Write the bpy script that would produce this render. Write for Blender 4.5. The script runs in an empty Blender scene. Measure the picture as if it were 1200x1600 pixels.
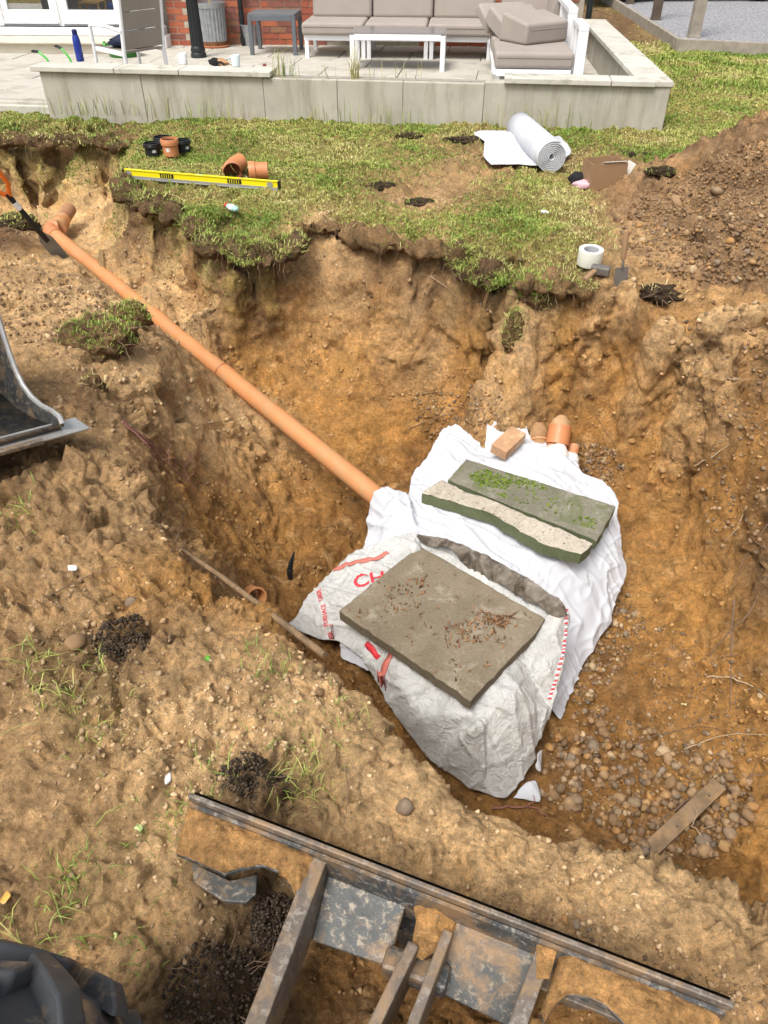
import bpy, bmesh, math, random
import numpy as np
from mathutils import Vector, Matrix, Euler
from mathutils.geometry import delaunay_2d_cdt
from mathutils.bvhtree import BVHTree
random.seed(7); RNG = np.random.default_rng(11)
SC = bpy.context.scene; COL = SC.collection
R = math.radians

# ------------------------------------------------------------------ camera
CAM_H = 1.68; PITCH = R(38.7); FPX = 1202.0        # focal length in pixels of the 1200x1600 photograph
cd = bpy.data.cameras.new('camera'); cam = bpy.data.objects.new('camera', cd); COL.objects.link(cam)
cam.location = (0, 0, CAM_H); cam.rotation_euler = (math.pi/2 - PITCH, 0, 0)
cd.sensor_fit = 'VERTICAL'; cd.sensor_height = 36; cd.sensor_width = 27; cd.lens = 36*FPX/1600
cd.clip_start = 0.05; cd.clip_end = 300
SC.camera = cam
# ------------------------------------------------------------------ sky, sun, exposure (bright overcast)
SUN_EL, SUN_AZ = R(60), R(214)                      # azimuth measured from +Y towards +X
w = bpy.data.worlds.new('World'); SC.world = w; w.use_nodes = True
nt = w.node_tree; nt.nodes.clear()
sky = nt.nodes.new('ShaderNodeTexSky'); sky.sky_type = 'NISHITA'; sky.sun_disc = False
sky.sun_elevation = SUN_EL; sky.sun_rotation = SUN_AZ; sky.air_density = 1.0; sky.dust_density = 6.0; sky.ozone_density = 1.0
hs = nt.nodes.new('ShaderNodeHueSaturation'); hs.inputs['Saturation'].default_value = 0.35
bg = nt.nodes.new('ShaderNodeBackground'); bg.inputs['Strength'].default_value = 0.14
wo = nt.nodes.new('ShaderNodeOutputWorld')
nt.links.new(sky.outputs[0], hs.inputs['Color']); nt.links.new(hs.outputs[0], bg.inputs[0]); nt.links.new(bg.outputs[0], wo.inputs[0])
sd = bpy.data.lights.new('sun', 'SUN'); sd.energy = 1.7; sd.angle = R(20); sd.color = (1.0, 0.95, 0.87)
sun = bpy.data.objects.new('sun', sd); COL.objects.link(sun)
sdir = Vector((math.sin(SUN_AZ)*math.cos(SUN_EL), math.cos(SUN_AZ)*math.cos(SUN_EL), math.sin(SUN_EL)))
sun.rotation_euler = sdir.to_track_quat('Z', 'Y').to_euler(); sun.location = (0, 0, 12)
SC.view_settings.view_transform = 'Standard'; SC.view_settings.look = 'None'
SC.view_settings.exposure = 0.52; SC.view_settings.gamma = 1.0; SC.view_settings.use_curve_mapping = False
SC.render.engine = 'CYCLES'; SC.cycles.max_bounces = 6; SC.cycles.use_denoising = True

# ------------------------------------------------------------------ survey: sight lines of the photograph turned into places
SP, CP = math.sin(PITCH), math.cos(PITCH)
def ray(u, v):
    a, b = u - 600.0, 800.0 - v
    return Vector((a, CP*FPX + SP*b, -SP*FPX + CP*b))
def P(u, v, z=0.0):
    r = ray(u, v); return Vector((0, 0, CAM_H)) + r*((z - CAM_H)/r.z)
def PY(u, v, y):
    r = ray(u, v); return Vector((0, 0, CAM_H)) + r*(y/r.y)

# ------------------------------------------------------------------ numpy noise
_perm = np.random.default_rng(3).permutation(256).astype(np.int32); _perm = np.concatenate([_perm, _perm, _perm])
_grad = np.random.default_rng(4).normal(size=(256, 3)); _grad = (_grad/np.linalg.norm(_grad, axis=1)[:, None]).astype(np.float32)
def pn(Q, scale, seed=0):
    """gradient noise, about -0.7..0.7, at feature size `scale` metres (scalar or xyz)"""
    Q = (np.asarray(Q, np.float32)/np.asarray(scale, np.float32)) + np.float32(seed*17.37 + 100)
    I = np.floor(Q).astype(np.int32); F = Q - I; I &= 255
    U = F*F*F*(F*(F*6 - 15) + 10)
    out = 0
    for dx in (0, 1):
        wx = U[:, 0] if dx else 1 - U[:, 0]
        px = _perm[(I[:, 0] + dx) & 255]
        for dy in (0, 1):
            wy = U[:, 1] if dy else 1 - U[:, 1]
            py = _perm[px + ((I[:, 1] + dy) & 255)]
            for dz in (0, 1):
                wz = U[:, 2] if dz else 1 - U[:, 2]
                g = _grad[_perm[py + ((I[:, 2] + dz) & 255)] & 255]
                d = g[:, 0]*(F[:, 0] - dx) + g[:, 1]*(F[:, 1] - dy) + g[:, 2]*(F[:, 2] - dz)
                out = out + wx*wy*wz*d
    return out
def cells(Q, scale, seed=0):
    """angular blocks: every cell a randomly tilted facet, about -0.7..0.7"""
    Q = np.asarray(Q, np.float32)/np.float32(scale) + np.float32(seed*7.31 + 50); I = np.floor(Q).astype(np.int32); best = np.full(len(Q), 9., np.float32); out = np.zeros(len(Q), np.float32)
    for dx in (-1, 0, 1):
        for dy in (-1, 0, 1):
            for dz in (-1, 0, 1):
                h = _perm[(_perm[(_perm[(I[:, 0] + dx) & 255] + I[:, 1] + dy) & 255] + I[:, 2] + dz) & 255]
                o = I + np.array([dx, dy, dz], np.int32) + .5 + .48*_grad[h] - Q; d = np.einsum('ij,ij->i', o, o); m = d < best
                best = np.where(m, d, best); f = _grad[(h*7 + 13) & 255, 0]*.5 + np.einsum('ij,ij->i', o, _grad[(h*3 + 5) & 255])*.9; out = np.where(m, f, out)
    return out
def sstep(a, b, x):
    t = np.clip((x - a)/(b - a), 0, 1); return t*t*(3 - 2*t)

# ------------------------------------------------------------------ sheets grown from surveyed points
def cdt(pts):
    res = delaunay_2d_cdt([Vector((p[0], p[1])) for p in pts], [], [], 0, 1e-5)
    V2, _, T, ov = res[0], res[1], res[2], res[3]
    idx = [o[0] if o else 0 for o in ov]
    return idx, np.array([list(t) for t in T], np.int64)
def refine(V, A, T, target, iters=14):
    """split every edge longer than target(midpoint) until none is left"""
    for _ in range(iters):
        ea = np.concatenate([T[:, 0], T[:, 1], T[:, 2]]); eb = np.concatenate([T[:, 1], T[:, 2], T[:, 0]])
        key = np.minimum(ea, eb)*np.int64(len(V)) + np.maximum(ea, eb)
        uk, inv = np.unique(key, return_inverse=True)
        a, b = uk//len(V), uk % len(V)
        M = (V[a] + V[b])*0.5
        L = np.linalg.norm(V[a] - V[b], axis=1)
        mark = L > target(M)
        if not mark.any(): break
        nid = np.full(len(uk), -1, np.int64); nid[mark] = len(V) + np.arange(mark.sum())
        V = np.concatenate([V, M[mark]]); A = np.concatenate([A, (A[a[mark]] + A[b[mark]])*0.5])
        n = len(T); m = nid[inv].reshape(3, n).T          # midpoint id on edges 01, 12, 20
        c = (m >= 0).sum(1); out = [T[c == 0]]
        t, q = T[c == 3], m[c == 3]
        out += [np.stack([t[:, 0], q[:, 0], q[:, 2]], 1), np.stack([q[:, 0], t[:, 1], q[:, 1]], 1), np.stack([q[:, 2], q[:, 1], t[:, 2]], 1), q]
        for k in range(3):
            s = (c == 1) & (m[:, k] >= 0); t, q = np.roll(T[s], -k, 1), m[s, k]
            out += [np.stack([t[:, 0], q, t[:, 2]], 1), np.stack([q, t[:, 1], t[:, 2]], 1)]
            s = (c == 2) & (m[:, k] < 0); t = np.roll(T[s], -k, 1)        # edge 01 whole, 12 and 20 split
            q1, q2 = m[s][:, (k+1) % 3], m[s][:, (k+2) % 3]
            out += [np.stack([t[:, 2], q2, q1], 1)]
            d1 = np.linalg.norm(V[t[:, 0]] - V[q1], axis=1); d2 = np.linalg.norm(V[t[:, 1]] - V[q2], axis=1)
            f = d1 < d2
            out += [np.stack([t[f, 0], t[f, 1], q1[f]], 1), np.stack([t[f, 0], q1[f], q2[f]], 1)]
            f = ~f
            out += [np.stack([t[f, 0], t[f, 1], q2[f]], 1), np.stack([t[f, 1], q1[f], q2[f]], 1)]
        T = np.concatenate(out)
    return V, A, T
def edges_of(T):
    a = np.concatenate([T[:, 0], T[:, 1], T[:, 2]]); b = np.concatenate([T[:, 1], T[:, 2], T[:, 0]]); n = T.max() + 1
    k = np.unique(np.minimum(a, b)*n + np.maximum(a, b)); return np.stack([k//n, k % n], 1)
def laplace(V, T, n, lam=0.5, keep=None):
    E = edges_of(T); deg = np.bincount(E.ravel(), minlength=len(V)).astype(float)
    for _ in range(n):
        S = np.zeros_like(V)
        for k in range(3):
            S[:, k] = np.bincount(E[:, 0], V[E[:, 1], k], len(V)) + np.bincount(E[:, 1], V[E[:, 0], k], len(V))
        D = (S/np.maximum(deg, 1)[:, None] - V)*lam
        if keep is not None: D *= (1 - keep)[:, None]
        V = V + D
    return V
def vnormals(V, T):
    N = np.cross(V[T[:, 1]] - V[T[:, 0]], V[T[:, 2]] - V[T[:, 0]]); O = np.zeros_like(V)
    for j in range(3):
        for k in range(3): O[:, k] += np.bincount(T[:, j], N[:, k], len(V))
    return O/np.maximum(np.linalg.norm(O, axis=1), 1e-12)[:, None]

# ------------------------------------------------------------------ scene objects
def nmesh(name, V, F, mat=None, colors=None, smooth=True):
    """mesh from numpy arrays (triangles or quads), with an optional point colour layer"""
    me = bpy.data.meshes.new(name); V = np.asarray(V, np.float32); F = np.asarray(F, np.int32); k = F.shape[1]
    me.vertices.add(len(V)); me.vertices.foreach_set('co', V.ravel())
    me.loops.add(F.size); me.loops.foreach_set('vertex_index', F.ravel())
    me.polygons.add(len(F)); me.polygons.foreach_set('loop_start', np.arange(0, F.size, k, dtype=np.int32))
    me.update(calc_edges=True)
    if smooth: me.polygons.foreach_set('use_smooth', np.ones(len(F), bool))
    if colors is not None:
        c = me.color_attributes.new('Col', 'FLOAT_COLOR', 'POINT'); C4 = np.ones((len(V), 4), np.float32); C4[:, :3] = colors
        c.data.foreach_set('color', C4.ravel())
    if mat: me.materials.append(mat)
    return me
def link(name, me, parent=None, loc=None, rot=None):
    o = bpy.data.objects.new(name, me); COL.objects.link(o)
    if parent is not None: o.parent = parent
    if loc is not None: o.location = loc
    if rot is not None: o.rotation_euler = rot
    return o
def tag(o, label=None, cat=None, group=None, kind=None):
    if label: o['label'] = label
    if cat: o['category'] = cat
    if group: o['group'] = group
    if kind: o['kind'] = kind
    return o
def thing(name, label, cat, loc=(0, 0, 0), rot=(0, 0, 0), group=None):
    return tag(link(name, None, None, loc, rot), label, cat, group)
def copy_tree(o, parent=None):
    c = o.copy(); COL.objects.link(c); c.parent = parent
    for ch in list(o.children): copy_tree(ch, c)
    return c
class MB:
    def __init__(s): s.v = []; s.f = []
    def add(s, vs, fs):
        b = len(s.v); s.v += [tuple(x) for x in vs]; s.f += [tuple(i + b for i in f) for f in fs]; return s
    def box(s, c, d, rot=None):
        h = [x/2 for x in d]; M = Euler(rot).to_matrix() if rot else None; vs = []
        for x in (-1, 1):
            for y in (-1, 1):
                for z in (-1, 1):
                    p = Vector((x*h[0], y*h[1], z*h[2]))
                    if M: p = M @ p
                    vs.append(p + Vector(c))
        return s.add(vs, [(0, 1, 3, 2), (4, 6, 7, 5), (0, 4, 5, 1), (2, 3, 7, 6), (0, 2, 6, 4), (1, 5, 7, 3)])
    def bar(s, a, b, wd, ht, up=(0, 0, 1)):
        a, b = Vector(a), Vector(b); d = (b - a).normalized(); sx = d.cross(Vector(up)).normalized(); uz = sx.cross(d)
        vs = [p + sx*(i*wd/2) + uz*(j*ht/2) for p in (a, b) for i, j in ((-1, -1), (1, -1), (1, 1), (-1, 1))]
        return s.add(vs, [(0, 3, 2, 1), (4, 5, 6, 7), (0, 1, 5, 4), (1, 2, 6, 5), (2, 3, 7, 6), (3, 0, 4, 7)])
    def prism(s, poly, z0, z1, M=None):
        n = len(poly); vs = [Vector((x, y, z)) for z in (z0, z1) for x, y in poly]
        if M: vs = [M @ q for q in vs]
        return s.add(vs, [tuple(range(n - 1, -1, -1)), tuple(range(n, 2*n))] + [(i, (i+1) % n, n + (i+1) % n, n + i) for i in range(n)])
    def lathe(s, prof, n=32, M=None, cap=True):
        vs = []; fs = []
        for r, z in prof:
            for k in range(n):
                a = 2*math.pi*k/n; p = Vector((r*math.cos(a), r*math.sin(a), z)); vs.append(M @ p if M else p)
        for i in range(len(prof) - 1):
            for k in range(n): fs.append((i*n + k, i*n + (k+1) % n, (i+1)*n + (k+1) % n, (i+1)*n + k))
        if cap:
            fs.append(tuple(range(n - 1, -1, -1))); m = (len(prof) - 1)*n; fs.append(tuple(range(m, m + n)))
        return s.add(vs, fs)
    def tube(s, pts, rad, n=8, cap=True):
        pts = [Vector(p) for p in pts]; rad = rad if isinstance(rad, (list, tuple)) else [rad]*len(pts)
        vs = []; fs = []; ref = None
        for i, p in enumerate(pts):
            d = (pts[min(i+1, len(pts)-1)] - pts[max(i-1, 0)]).normalized()
            if ref is None: ref = d.orthogonal().normalized()
            ref = (ref - d*ref.dot(d)).normalized(); b = d.cross(ref)
            for k in range(n):
                a = 2*math.pi*k/n; vs.append(p + (ref*math.cos(a) + b*math.sin(a))*rad[i])
        for i in range(len(pts) - 1):
            for k in range(n): fs.append((i*n + k, i*n + (k+1) % n, (i+1)*n + (k+1) % n, (i+1)*n + k))
        if cap:
            fs.append(tuple(range(n - 1, -1, -1))); m = (len(pts) - 1)*n; fs.append(tuple(range(m, m + n)))
        return s.add(vs, fs)
    def mesh(s, name, mat=None, smooth=False):
        me = bpy.data.meshes.new(name); me.from_pydata(s.v, [], s.f)
        bm = bmesh.new(); bm.from_mesh(me); bmesh.ops.recalc_face_normals(bm, faces=bm.faces); bm.to_mesh(me); bm.free()
        if mat: me.materials.append(mat)
        if smooth:
            for p in me.polygons: p.use_smooth = True
        return me
    def build(s, name, mat, parent=None, bevel=0, smooth=False, subsurf=0, loc=None, rot=None, seg=2):
        o = link(name, s.mesh(name, mat, smooth or subsurf > 0), parent, loc, rot)
        if bevel:
            m = o.modifiers.new('bevel', 'BEVEL'); m.width = bevel; m.segments = seg; m.limit_method = 'ANGLE'; m.angle_limit = R(35)
        if subsurf:
            m = o.modifiers.new('subsurf', 'SUBSURF'); m.levels = m.render_levels = subsurf
        if smooth and not subsurf: smooth_by_angle(o)
        return o
def smooth_by_angle(o, ang=40):
    me = o.data; bm = bmesh.new(); bm.from_mesh(me)
    for e in bm.edges:
        if len(e.link_faces) == 2 and e.calc_face_angle(0) > R(ang): e.smooth = False
    bm.to_mesh(me); bm.free()

# ------------------------------------------------------------------ procedural materials
def newmat(name):
    m = bpy.data.materials.new(name); m.use_nodes = True; t = m.node_tree; b = t.nodes['Principled BSDF']; return m, t, b
def nn(t, typ, **k):
    n = t.nodes.new(typ)
    for a, v in k.items():
        if a in n.inputs: n.inputs[a].default_value = v
        else: setattr(n, a, v)
    return n
def noise(t, vec, scale, detail=5, rough=0.6, dist=0.0):
    n = nn(t, 'ShaderNodeTexNoise', Scale=scale, Detail=detail, Roughness=rough, Distortion=dist); t.links.new(vec, n.inputs['Vector']); return n.outputs['Fac']
def ramp(t, fac, stops, interp='LINEAR'):
    r = t.nodes.new('ShaderNodeValToRGB'); e = r.color_ramp.elements; r.color_ramp.interpolation = interp
    while len(e) < len(stops): e.new(0.5)
    for i, (p, c) in enumerate(stops):
        e[i].position = p; e[i].color = (c[0], c[1], c[2], 1) if not isinstance(c, (int, float)) else (c, c, c, 1)
    t.links.new(fac, r.inputs[0]); return r.outputs[0]
def mix(t, a, b, fac, mode='MIX'):
    n = t.nodes.new('ShaderNodeMix'); n.data_type = 'RGBA'; n.blend_type = mode; n.clamp_factor = True
    for s, val in ((n.inputs[6], a), (n.inputs[7], b), (n.inputs[0], fac)):
        if hasattr(val, 'is_linked') or isinstance(val, bpy.types.NodeSocket): t.links.new(val, s)
        else: s.default_value = (val[0], val[1], val[2], 1) if isinstance(val, (tuple, list)) else val
    return n.outputs[2]
def bump(t, h, strength, dist, normal=None):
    n = nn(t, 'ShaderNodeBump', Strength=strength, Distance=dist); t.links.new(h, n.inputs['Height'])
    if normal is not None: t.links.new(normal, n.inputs['Normal'])
    return n.outputs[0]
def objvec(t): return t.nodes.new('ShaderNodeTexCoord').outputs['Object']
def pm(name, c, var=0.25, scale=8, rough=0.6, bmp=0.15, bscale=60, metal=0.0, dirt=None, dirt_amt=0.0, dscale=5, bdist=0.004, coat=0.0, spec=0.4):
    """plain stuff with tonal variation, fine relief and optional dirt patches"""
    m, t, b = newmat(name); vec = objvec(t)
    n1 = noise(t, vec, scale, 6, 0.65)
    lo = tuple(x*(1 - var) for x in c); hi = tuple(min(1, x*(1 + var)) for x in c)
    colr = ramp(t, n1, [(0.3, lo), (0.7, hi)])
    if dirt is not None:
        n2 = noise(t, vec, dscale, 8, 0.7, 0.3)
        msk = ramp(t, n2, [(max(0, 0.62 - dirt_amt*0.4), 0.0), (min(1, 0.74 - dirt_amt*0.3), 1.0)])
        colr = mix(t, colr, dirt, msk)
    t.links.new(colr, b.inputs['Base Color'])
    rr = ramp(t, noise(t, vec, scale*3, 4), [(0.3, max(0.02, rough - 0.1)), (0.7, min(1, rough + 0.1))])
    t.links.new(rr, b.inputs['Roughness']); b.inputs['Metallic'].default_value = metal; b.inputs['Specular IOR Level'].default_value = spec
    b.inputs['Coat Weight'].default_value = coat
    if bmp: t.links.new(bump(t, noise(t, vec, bscale, 6, 0.65), bmp, bdist), b.inputs['Normal'])
    return m
def soilmat(name, wet=0.0):
    m, t, b = newmat(name); vec = objvec(t)
    at = nn(t, 'ShaderNodeAttribute', attribute_name='Col'); colr = at.outputs['Color']
    n1 = noise(t, vec, 9, 8, 0.7, 0.4); n2 = noise(t, vec, 60, 6, 0.7); n3 = noise(t, vec, 260, 4, 0.7)
    colr = mix(t, colr, ramp(t, n1, [(0.25, (0.42, 0.41, 0.40)), (0.5, (1, 1, 1)), (0.75, (1.38, 1.30, 1.18))]), 1.0, 'MULTIPLY')
    colr = mix(t, colr, ramp(t, n2, [(0.25, 0.40), (0.5, 1.0), (0.75, 1.5)]), 0.9, 'MULTIPLY')
    colr = mix(t, colr, ramp(t, n3, [(0.3, 0.6), (0.5, 1.0), (0.7, 1.4)]), 0.7, 'MULTIPLY')
    vo = nn(t, 'ShaderNodeTexVoronoi', Scale=75.0); t.links.new(vec, vo.inputs['Vector'])        # pale grit
    pick = nn(t, 'ShaderNodeSeparateColor'); t.links.new(vo.outputs['Color'], pick.inputs[0])
    g1 = ramp(t, vo.outputs['Distance'], [(0.16, 1.0), (0.3, 0.0)]); g2 = ramp(t, pick.outputs[0], [(0.93, 0.0), (0.95, 1.0)])
    gm = nn(t, 'ShaderNodeMath', operation='MULTIPLY'); t.links.new(g1, gm.inputs[0]); t.links.new(g2, gm.inputs[1])
    colr = mix(t, colr, ramp(t, pick.outputs[1], [(0.0, (0.5, 0.4, 0.28)), (0.5, (0.3, 0.2, 0.11)), (1.0, (0.16, 0.12, 0.09))]), gm.outputs[0])
    colr = mix(t, colr, (1.38, 1.27, 1.10), 1.0, 'MULTIPLY')
    t.links.new(colr, b.inputs['Base Color']); b.inputs['Roughness'].default_value = 0.92; b.inputs['Specular IOR Level'].default_value = 0.2
    nb = bump(t, noise(t, vec, 38, 9, 0.78), 0.9, 0.035); nb = bump(t, noise(t, vec, 170, 6, 0.78), 0.9, 0.012, nb); nb = bump(t, gm.outputs[0], 0.6, 0.004, nb)
    t.links.new(nb, b.inputs['Normal'])
    return m
def attrmat(name, rough=0.7, sub=0.0, bmp=0.0, var=0.0, bscale=120):
    m, t, b = newmat(name); vec = objvec(t)
    colr = nn(t, 'ShaderNodeAttribute', attribute_name='Col').outputs['Color']
    if var: colr = mix(t, colr, ramp(t, noise(t, vec, 40, 6, 0.7), [(0.3, 1 - var), (0.7, 1 + var)]), 1.0, 'MULTIPLY')
    t.links.new(colr, b.inputs['Base Color']); b.inputs['Roughness'].default_value = rough; b.inputs['Specular IOR Level'].default_value = 0.3
    if sub:
        b.inputs['Transmission Weight'].default_value = 0.0
    if bmp: t.links.new(bump(t, noise(t, vec, bscale, 6, 0.7), bmp, 0.004), b.inputs['Normal'])
    return m
M_SOIL = soilmat('soil')
M_GRASS = attrmat('grass_blades', 0.55)
M_STONE = attrmat('stone', 0.75, 0, 0.3, 0.35, 90)
# ================================================================== THE GROUND: lawn, pit, trench and banks as one sheet
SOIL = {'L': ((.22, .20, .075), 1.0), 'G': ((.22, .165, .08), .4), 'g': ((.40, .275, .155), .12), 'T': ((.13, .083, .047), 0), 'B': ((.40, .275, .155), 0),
        'O': ((.39, .22, .08), 0), 'S': ((.60, .43, .25), 0), 'D': ((.255, .14, .052), 0), 'K': ((.028, .022, .017), 0), 'W': ((.45, .265, .105), 0)}
ctl = """
-60 216 0 L|0 214 0 L|60 213 0 L|120 212 0 L|180 215 0 L|207 221 0 L|-200 215 0 L
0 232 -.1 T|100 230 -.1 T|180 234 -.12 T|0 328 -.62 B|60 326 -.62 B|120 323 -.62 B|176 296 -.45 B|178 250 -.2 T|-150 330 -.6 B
201 246 0 L|192 275 0 L|197 298 0 L|235 312 0 L|268 328 0 L|300 345 0 L|335 372 0 L
188 300 -.25 B|197 366 -.31 T|250 386 -.33 T|312 428 -.35 T|205 312 -.06 T|300 360 -.06 T|340 392 -.08 T
130 352 -.56 S|165 330 -.5 S|170 372 -.52 S|178 424 -.6 S|242 464 -.65 S|302 514 -.70 S|374 584 -.8 O|60 345 -.6 S|150 400 -.6 S
210 402 -.5 S|280 450 -.52 S|340 480 -.42 B
352 384 0 L|405 370 0 L|440 358 0 G|470 349 .02 S|505 338 .05 S|535 344 .03 S|570 356 .02 B|600 366 0 B|645 376 0 B|690 384 0 B|740 397 0 G|770 418 0 G|800 427 0 G|830 424 0 G|880 431 0 G|940 438 0 g|1000 444 0 S|1050 468 0 S
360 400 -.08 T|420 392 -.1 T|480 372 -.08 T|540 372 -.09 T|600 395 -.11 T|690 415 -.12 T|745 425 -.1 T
400 472 -.4 T|450 558 -.75 W|480 640 -.95 O|520 722 -1.15 O|500 450 -.35 B|560 470 -.4 B|560 560 -.7 W|600 640 -.95 O|600 742 -1.25 D|650 450 -.3 T|680 560 -.65 B|640 520 -.5 B|700 640 -.9 O|680 700 -1.1 D|752 480 -.3 B|765 600 -.75 D|740 640 -.88 D|720 560 -.62 O
790 468 -.15 g|782 540 -.4 S|850 478 -.17 B|820 520 -.28 S|900 520 -.3 O|960 560 -.45 O|860 600 -.62 W|910 590 -.6 W|950 640 -.75 O|880 650 -.8 D|920 700 -.9 D|960 740 -1.0 D|1020 780 -1.1 W|930 470 -.1 B|1000 480 -.12 T|1020 520 -.26 O
1052 560 -.4 O|1040 650 -.65 O|1100 470 .05 S|1200 450 .15 S|1100 600 -.35 B|1150 590 -.2 B|1155 625 -.4 D|1180 700 -.45 D|1100 750 -.75 D|1200 800 -.55 T|1050 850 -1.1 O|1120 900 -.95 O|1200 900 -.75 T|1000 900 -1.2 W|980 970 -1.25 O|1100 1020 -1.1 O|1200 1000 -.9 D|1200 1100 -1.0 O|1100 1120 -1.22 O|950 1050 -1.3 D|900 1150 -1.32 D|1000 1200 -1.32 D|880 1240 -1.33 D|1100 1250 -1.22 O|1200 1200 -1.05 O|1200 1300 -1.0 O|1050 1310 -1.25 D|1150 1360 -1.1 D|1080 530 -.18 S|1150 520 -.05 B
510 1034 -.1 S|560 1075 -.1 S|600 1140 -.1 S|650 1190 -.15 S|740 1250 -.2 S|850 1285 -.15 S|950 1310 -.12 S|1050 1350 -.1 S|1200 1405 -.1 S
460 1000 -.1 W|400 955 -.08 O|340 910 -.08 O|300 880 -.08 O|255 825 -.1 B|215 740 -.1 B|200 690 -.12 B|215 640 -.12 B|235 590 -.15 S|222 520 -.1 B|200 480 -.15 S|150 440 -.3 B|100 405 -.4 S|40 380 -.33 T|0 360 -.42 T
290 620 -.45 S|300 700 -.65 S|260 700 -.4 B|290 780 -.6 O|350 780 -.85 W|360 860 -.85 O|420 780 -1.05 O|440 860 -1.25 O|400 920 -.95 D|450 950 -1.1 D|530 850 -1.28 D|400 640 -.82 S|340 600 -.68 B|330 660 -.68 S|320 850 -.62 O
0 450 .05 S|60 470 0 S|-60 560 .05 B|0 560 .05 B|100 560 .02 B|140 630 -.02 T|60 640 .03 B|0 720 .02 T|100 750 0 B|150 850 -.02 B|0 850 0 g|60 800 .02 B|200 950 -.03 W|0 1000 0 B|100 1100 0 G|190 1010 .03 T|160 960 .01 B|300 1100 -.03 S|300 960 -.03 B|400 1050 -.05 B|450 1150 -.06 S|420 1000 -.06 g|0 1250 0 g|150 1250 0 g|60 1160 0 g|300 1230 0 S|390 1215 .03 K|385 1260 0 T|550 1250 -.08 S|480 1230 -.07 G|500 1110 -.08 S|700 1320 -.12 S|800 1380 -.1 S|900 1350 -.13 S|1000 1420 -.1 S|1100 1480 -.08 B|1200 1500 -.05 B|900 1450 -.08 B|0 1400 0 g|100 1380 0 G|200 1450 0 g|0 1600 0 B|300 1500 -.03 B|340 1560 -.06 K|500 1500 -.12 D|420 1470 -.1 K|400 1600 -.08 K|700 1550 -.15 D|1000 1600 -.1 D|1200 1600 -.05 B|250 1340 0 S|1050 1470 -.08 S|1150 1430 -.1 S
"""
pts = []; att = []
def put(p, k):
    c, g = SOIL[k]; pts.append(tuple(p)); att.append((*c, g))
for ln in ctl.strip().splitlines():
    for it in ln.split('|'):
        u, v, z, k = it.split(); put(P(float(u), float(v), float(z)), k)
# the near wall of the pit and the ground outside the picture
for x, y, z, k in [(-.02, 1.75, -1.2, 'D'), (.12, 1.52, -1.28, 'D'), (.45, 1.34, -1.3, 'D'), (.85, 1.2, -1.25, 'D'), (1.25, 1.1, -1.1, 'D'), (-.25, 2.1, -1.1, 'D'), (.5, 2.2, -1.32, 'D'), (.9, 2.9, -1.3, 'D'), (.3, 2.8, -1.3, 'D'), (.5, 3.5, -1.28, 'D'), (.9, 3.6, -1.15, 'D'),
                   (1.75, 1.0, -.9, 'O'), (2.0, 1.6, -.7, 'D'), (2.1, 2.4, -.35, 'D'), (2.2, 3.0, -.05, 'B'), (1.9, .6, -.1, 'S'), (2.5, 1.2, -.05, 'S'), (2.7, 2.2, .05, 'B'), (3.0, 3.2, .15, 'B'), (3.0, 4.0, .1, 'B'), (2.6, 0, -.05, 'B'), (1, -.6, -.05, 'B'), (0, -1, 0, 'B'), (-1.5, -.5, 0, 'G'),
                   (-2.5, .5, 0, 'G'), (-2.8, 2, 0, 'G'), (-3.2, 3.5, .03, 'B'), (-3.6, 4.6, -.1, 'B'), (-4.2, 5.6, -.35, 'B'), (-4.2, 6.9, -.5, 'B'), (-4.5, 7.4, 0, 'L'), (-5.5, 5, 0, 'G'), (3, -2, 0, 'G'), (-3, -2, 0, 'G')]:
    put((x, y, z), k)
# lawn
for u, v, k in [(350, 200, 'L'), (600, 205, 'L'), (900, 215, 'L'), (350, 250, 'L'), (450, 240, 'L'), (560, 240, 'L'), (640, 215, 'G'), (720, 222, 'G'), (780, 225, 'L'), (950, 240, 'G'), (1050, 235, 'L'), (250, 270, 'L'), (300, 300, 'L'), (350, 330, 'L'), (450, 300, 'L'), (420, 340, 'L'), (500, 310, 'L'), (590, 290, 'G'), (620, 305, 'B'), (660, 320, 'g'), (560, 335, 'L'), (700, 340, 'L'), (760, 300, 'G'), (800, 330, 'L'), (850, 280, 'L'), (900, 320, 'L'), (760, 370, 'L'), (850, 380, 'L'), (920, 380, 'G'), (960, 300, 'B'), (1020, 270, 'g'), (980, 400, 'g'), (1100, 200, 'L'), (1180, 150, 'L'), (1080, 130, 'G'), (1120, 80, 'L'), (1010, 55, 'G'), (970, 60, 'T'), (985, 30, 'T'), (700, 290, 'g'), (640, 350, 'L'), (820, 250, 'g')]:
    put(P(u, v, 0), k)
for x, y in [(-8, 8.3), (-14, 3), (-14, 14), (-3, 9.5), (0, 9.5), (2, 9.0), (-3, 13), (0, 13), (2.8, 12.5), (-14, 30), (0, 30), (6, 16), (14, 30), (8, 9), (6, 6), (5, 4), (14, 3), (8, 0), (0, -8), (-8, -6), (9, -6), (-8, 0),
             (-70, -60), (70, -60), (-70, 90), (70, 90), (0, -60), (0, 90), (-70, 10), (70, 10), (5, 12.2), (4, 10)]:
    put((x, y, -0.06 if (y > 9 and -6 < x < 3.2) else 0), 'L')
pts = np.array(pts, float); att = np.array(att, float)
idx, T = cdt(pts); V = pts[idx]; A = att[idx]
camP = np.array([0, 0, CAM_H])
def in_view(Mp, margin=1.12):
    d = Mp - camP; zc = d[:, 1]*CP - d[:, 2]*SP; x = d[:, 0]; y = d[:, 1]*SP + d[:, 2]*CP
    return (zc > 0.2) & (np.abs(x) < margin*zc*600/FPX + .05) & (np.abs(y) < margin*zc*800/FPX + .05)
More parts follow.
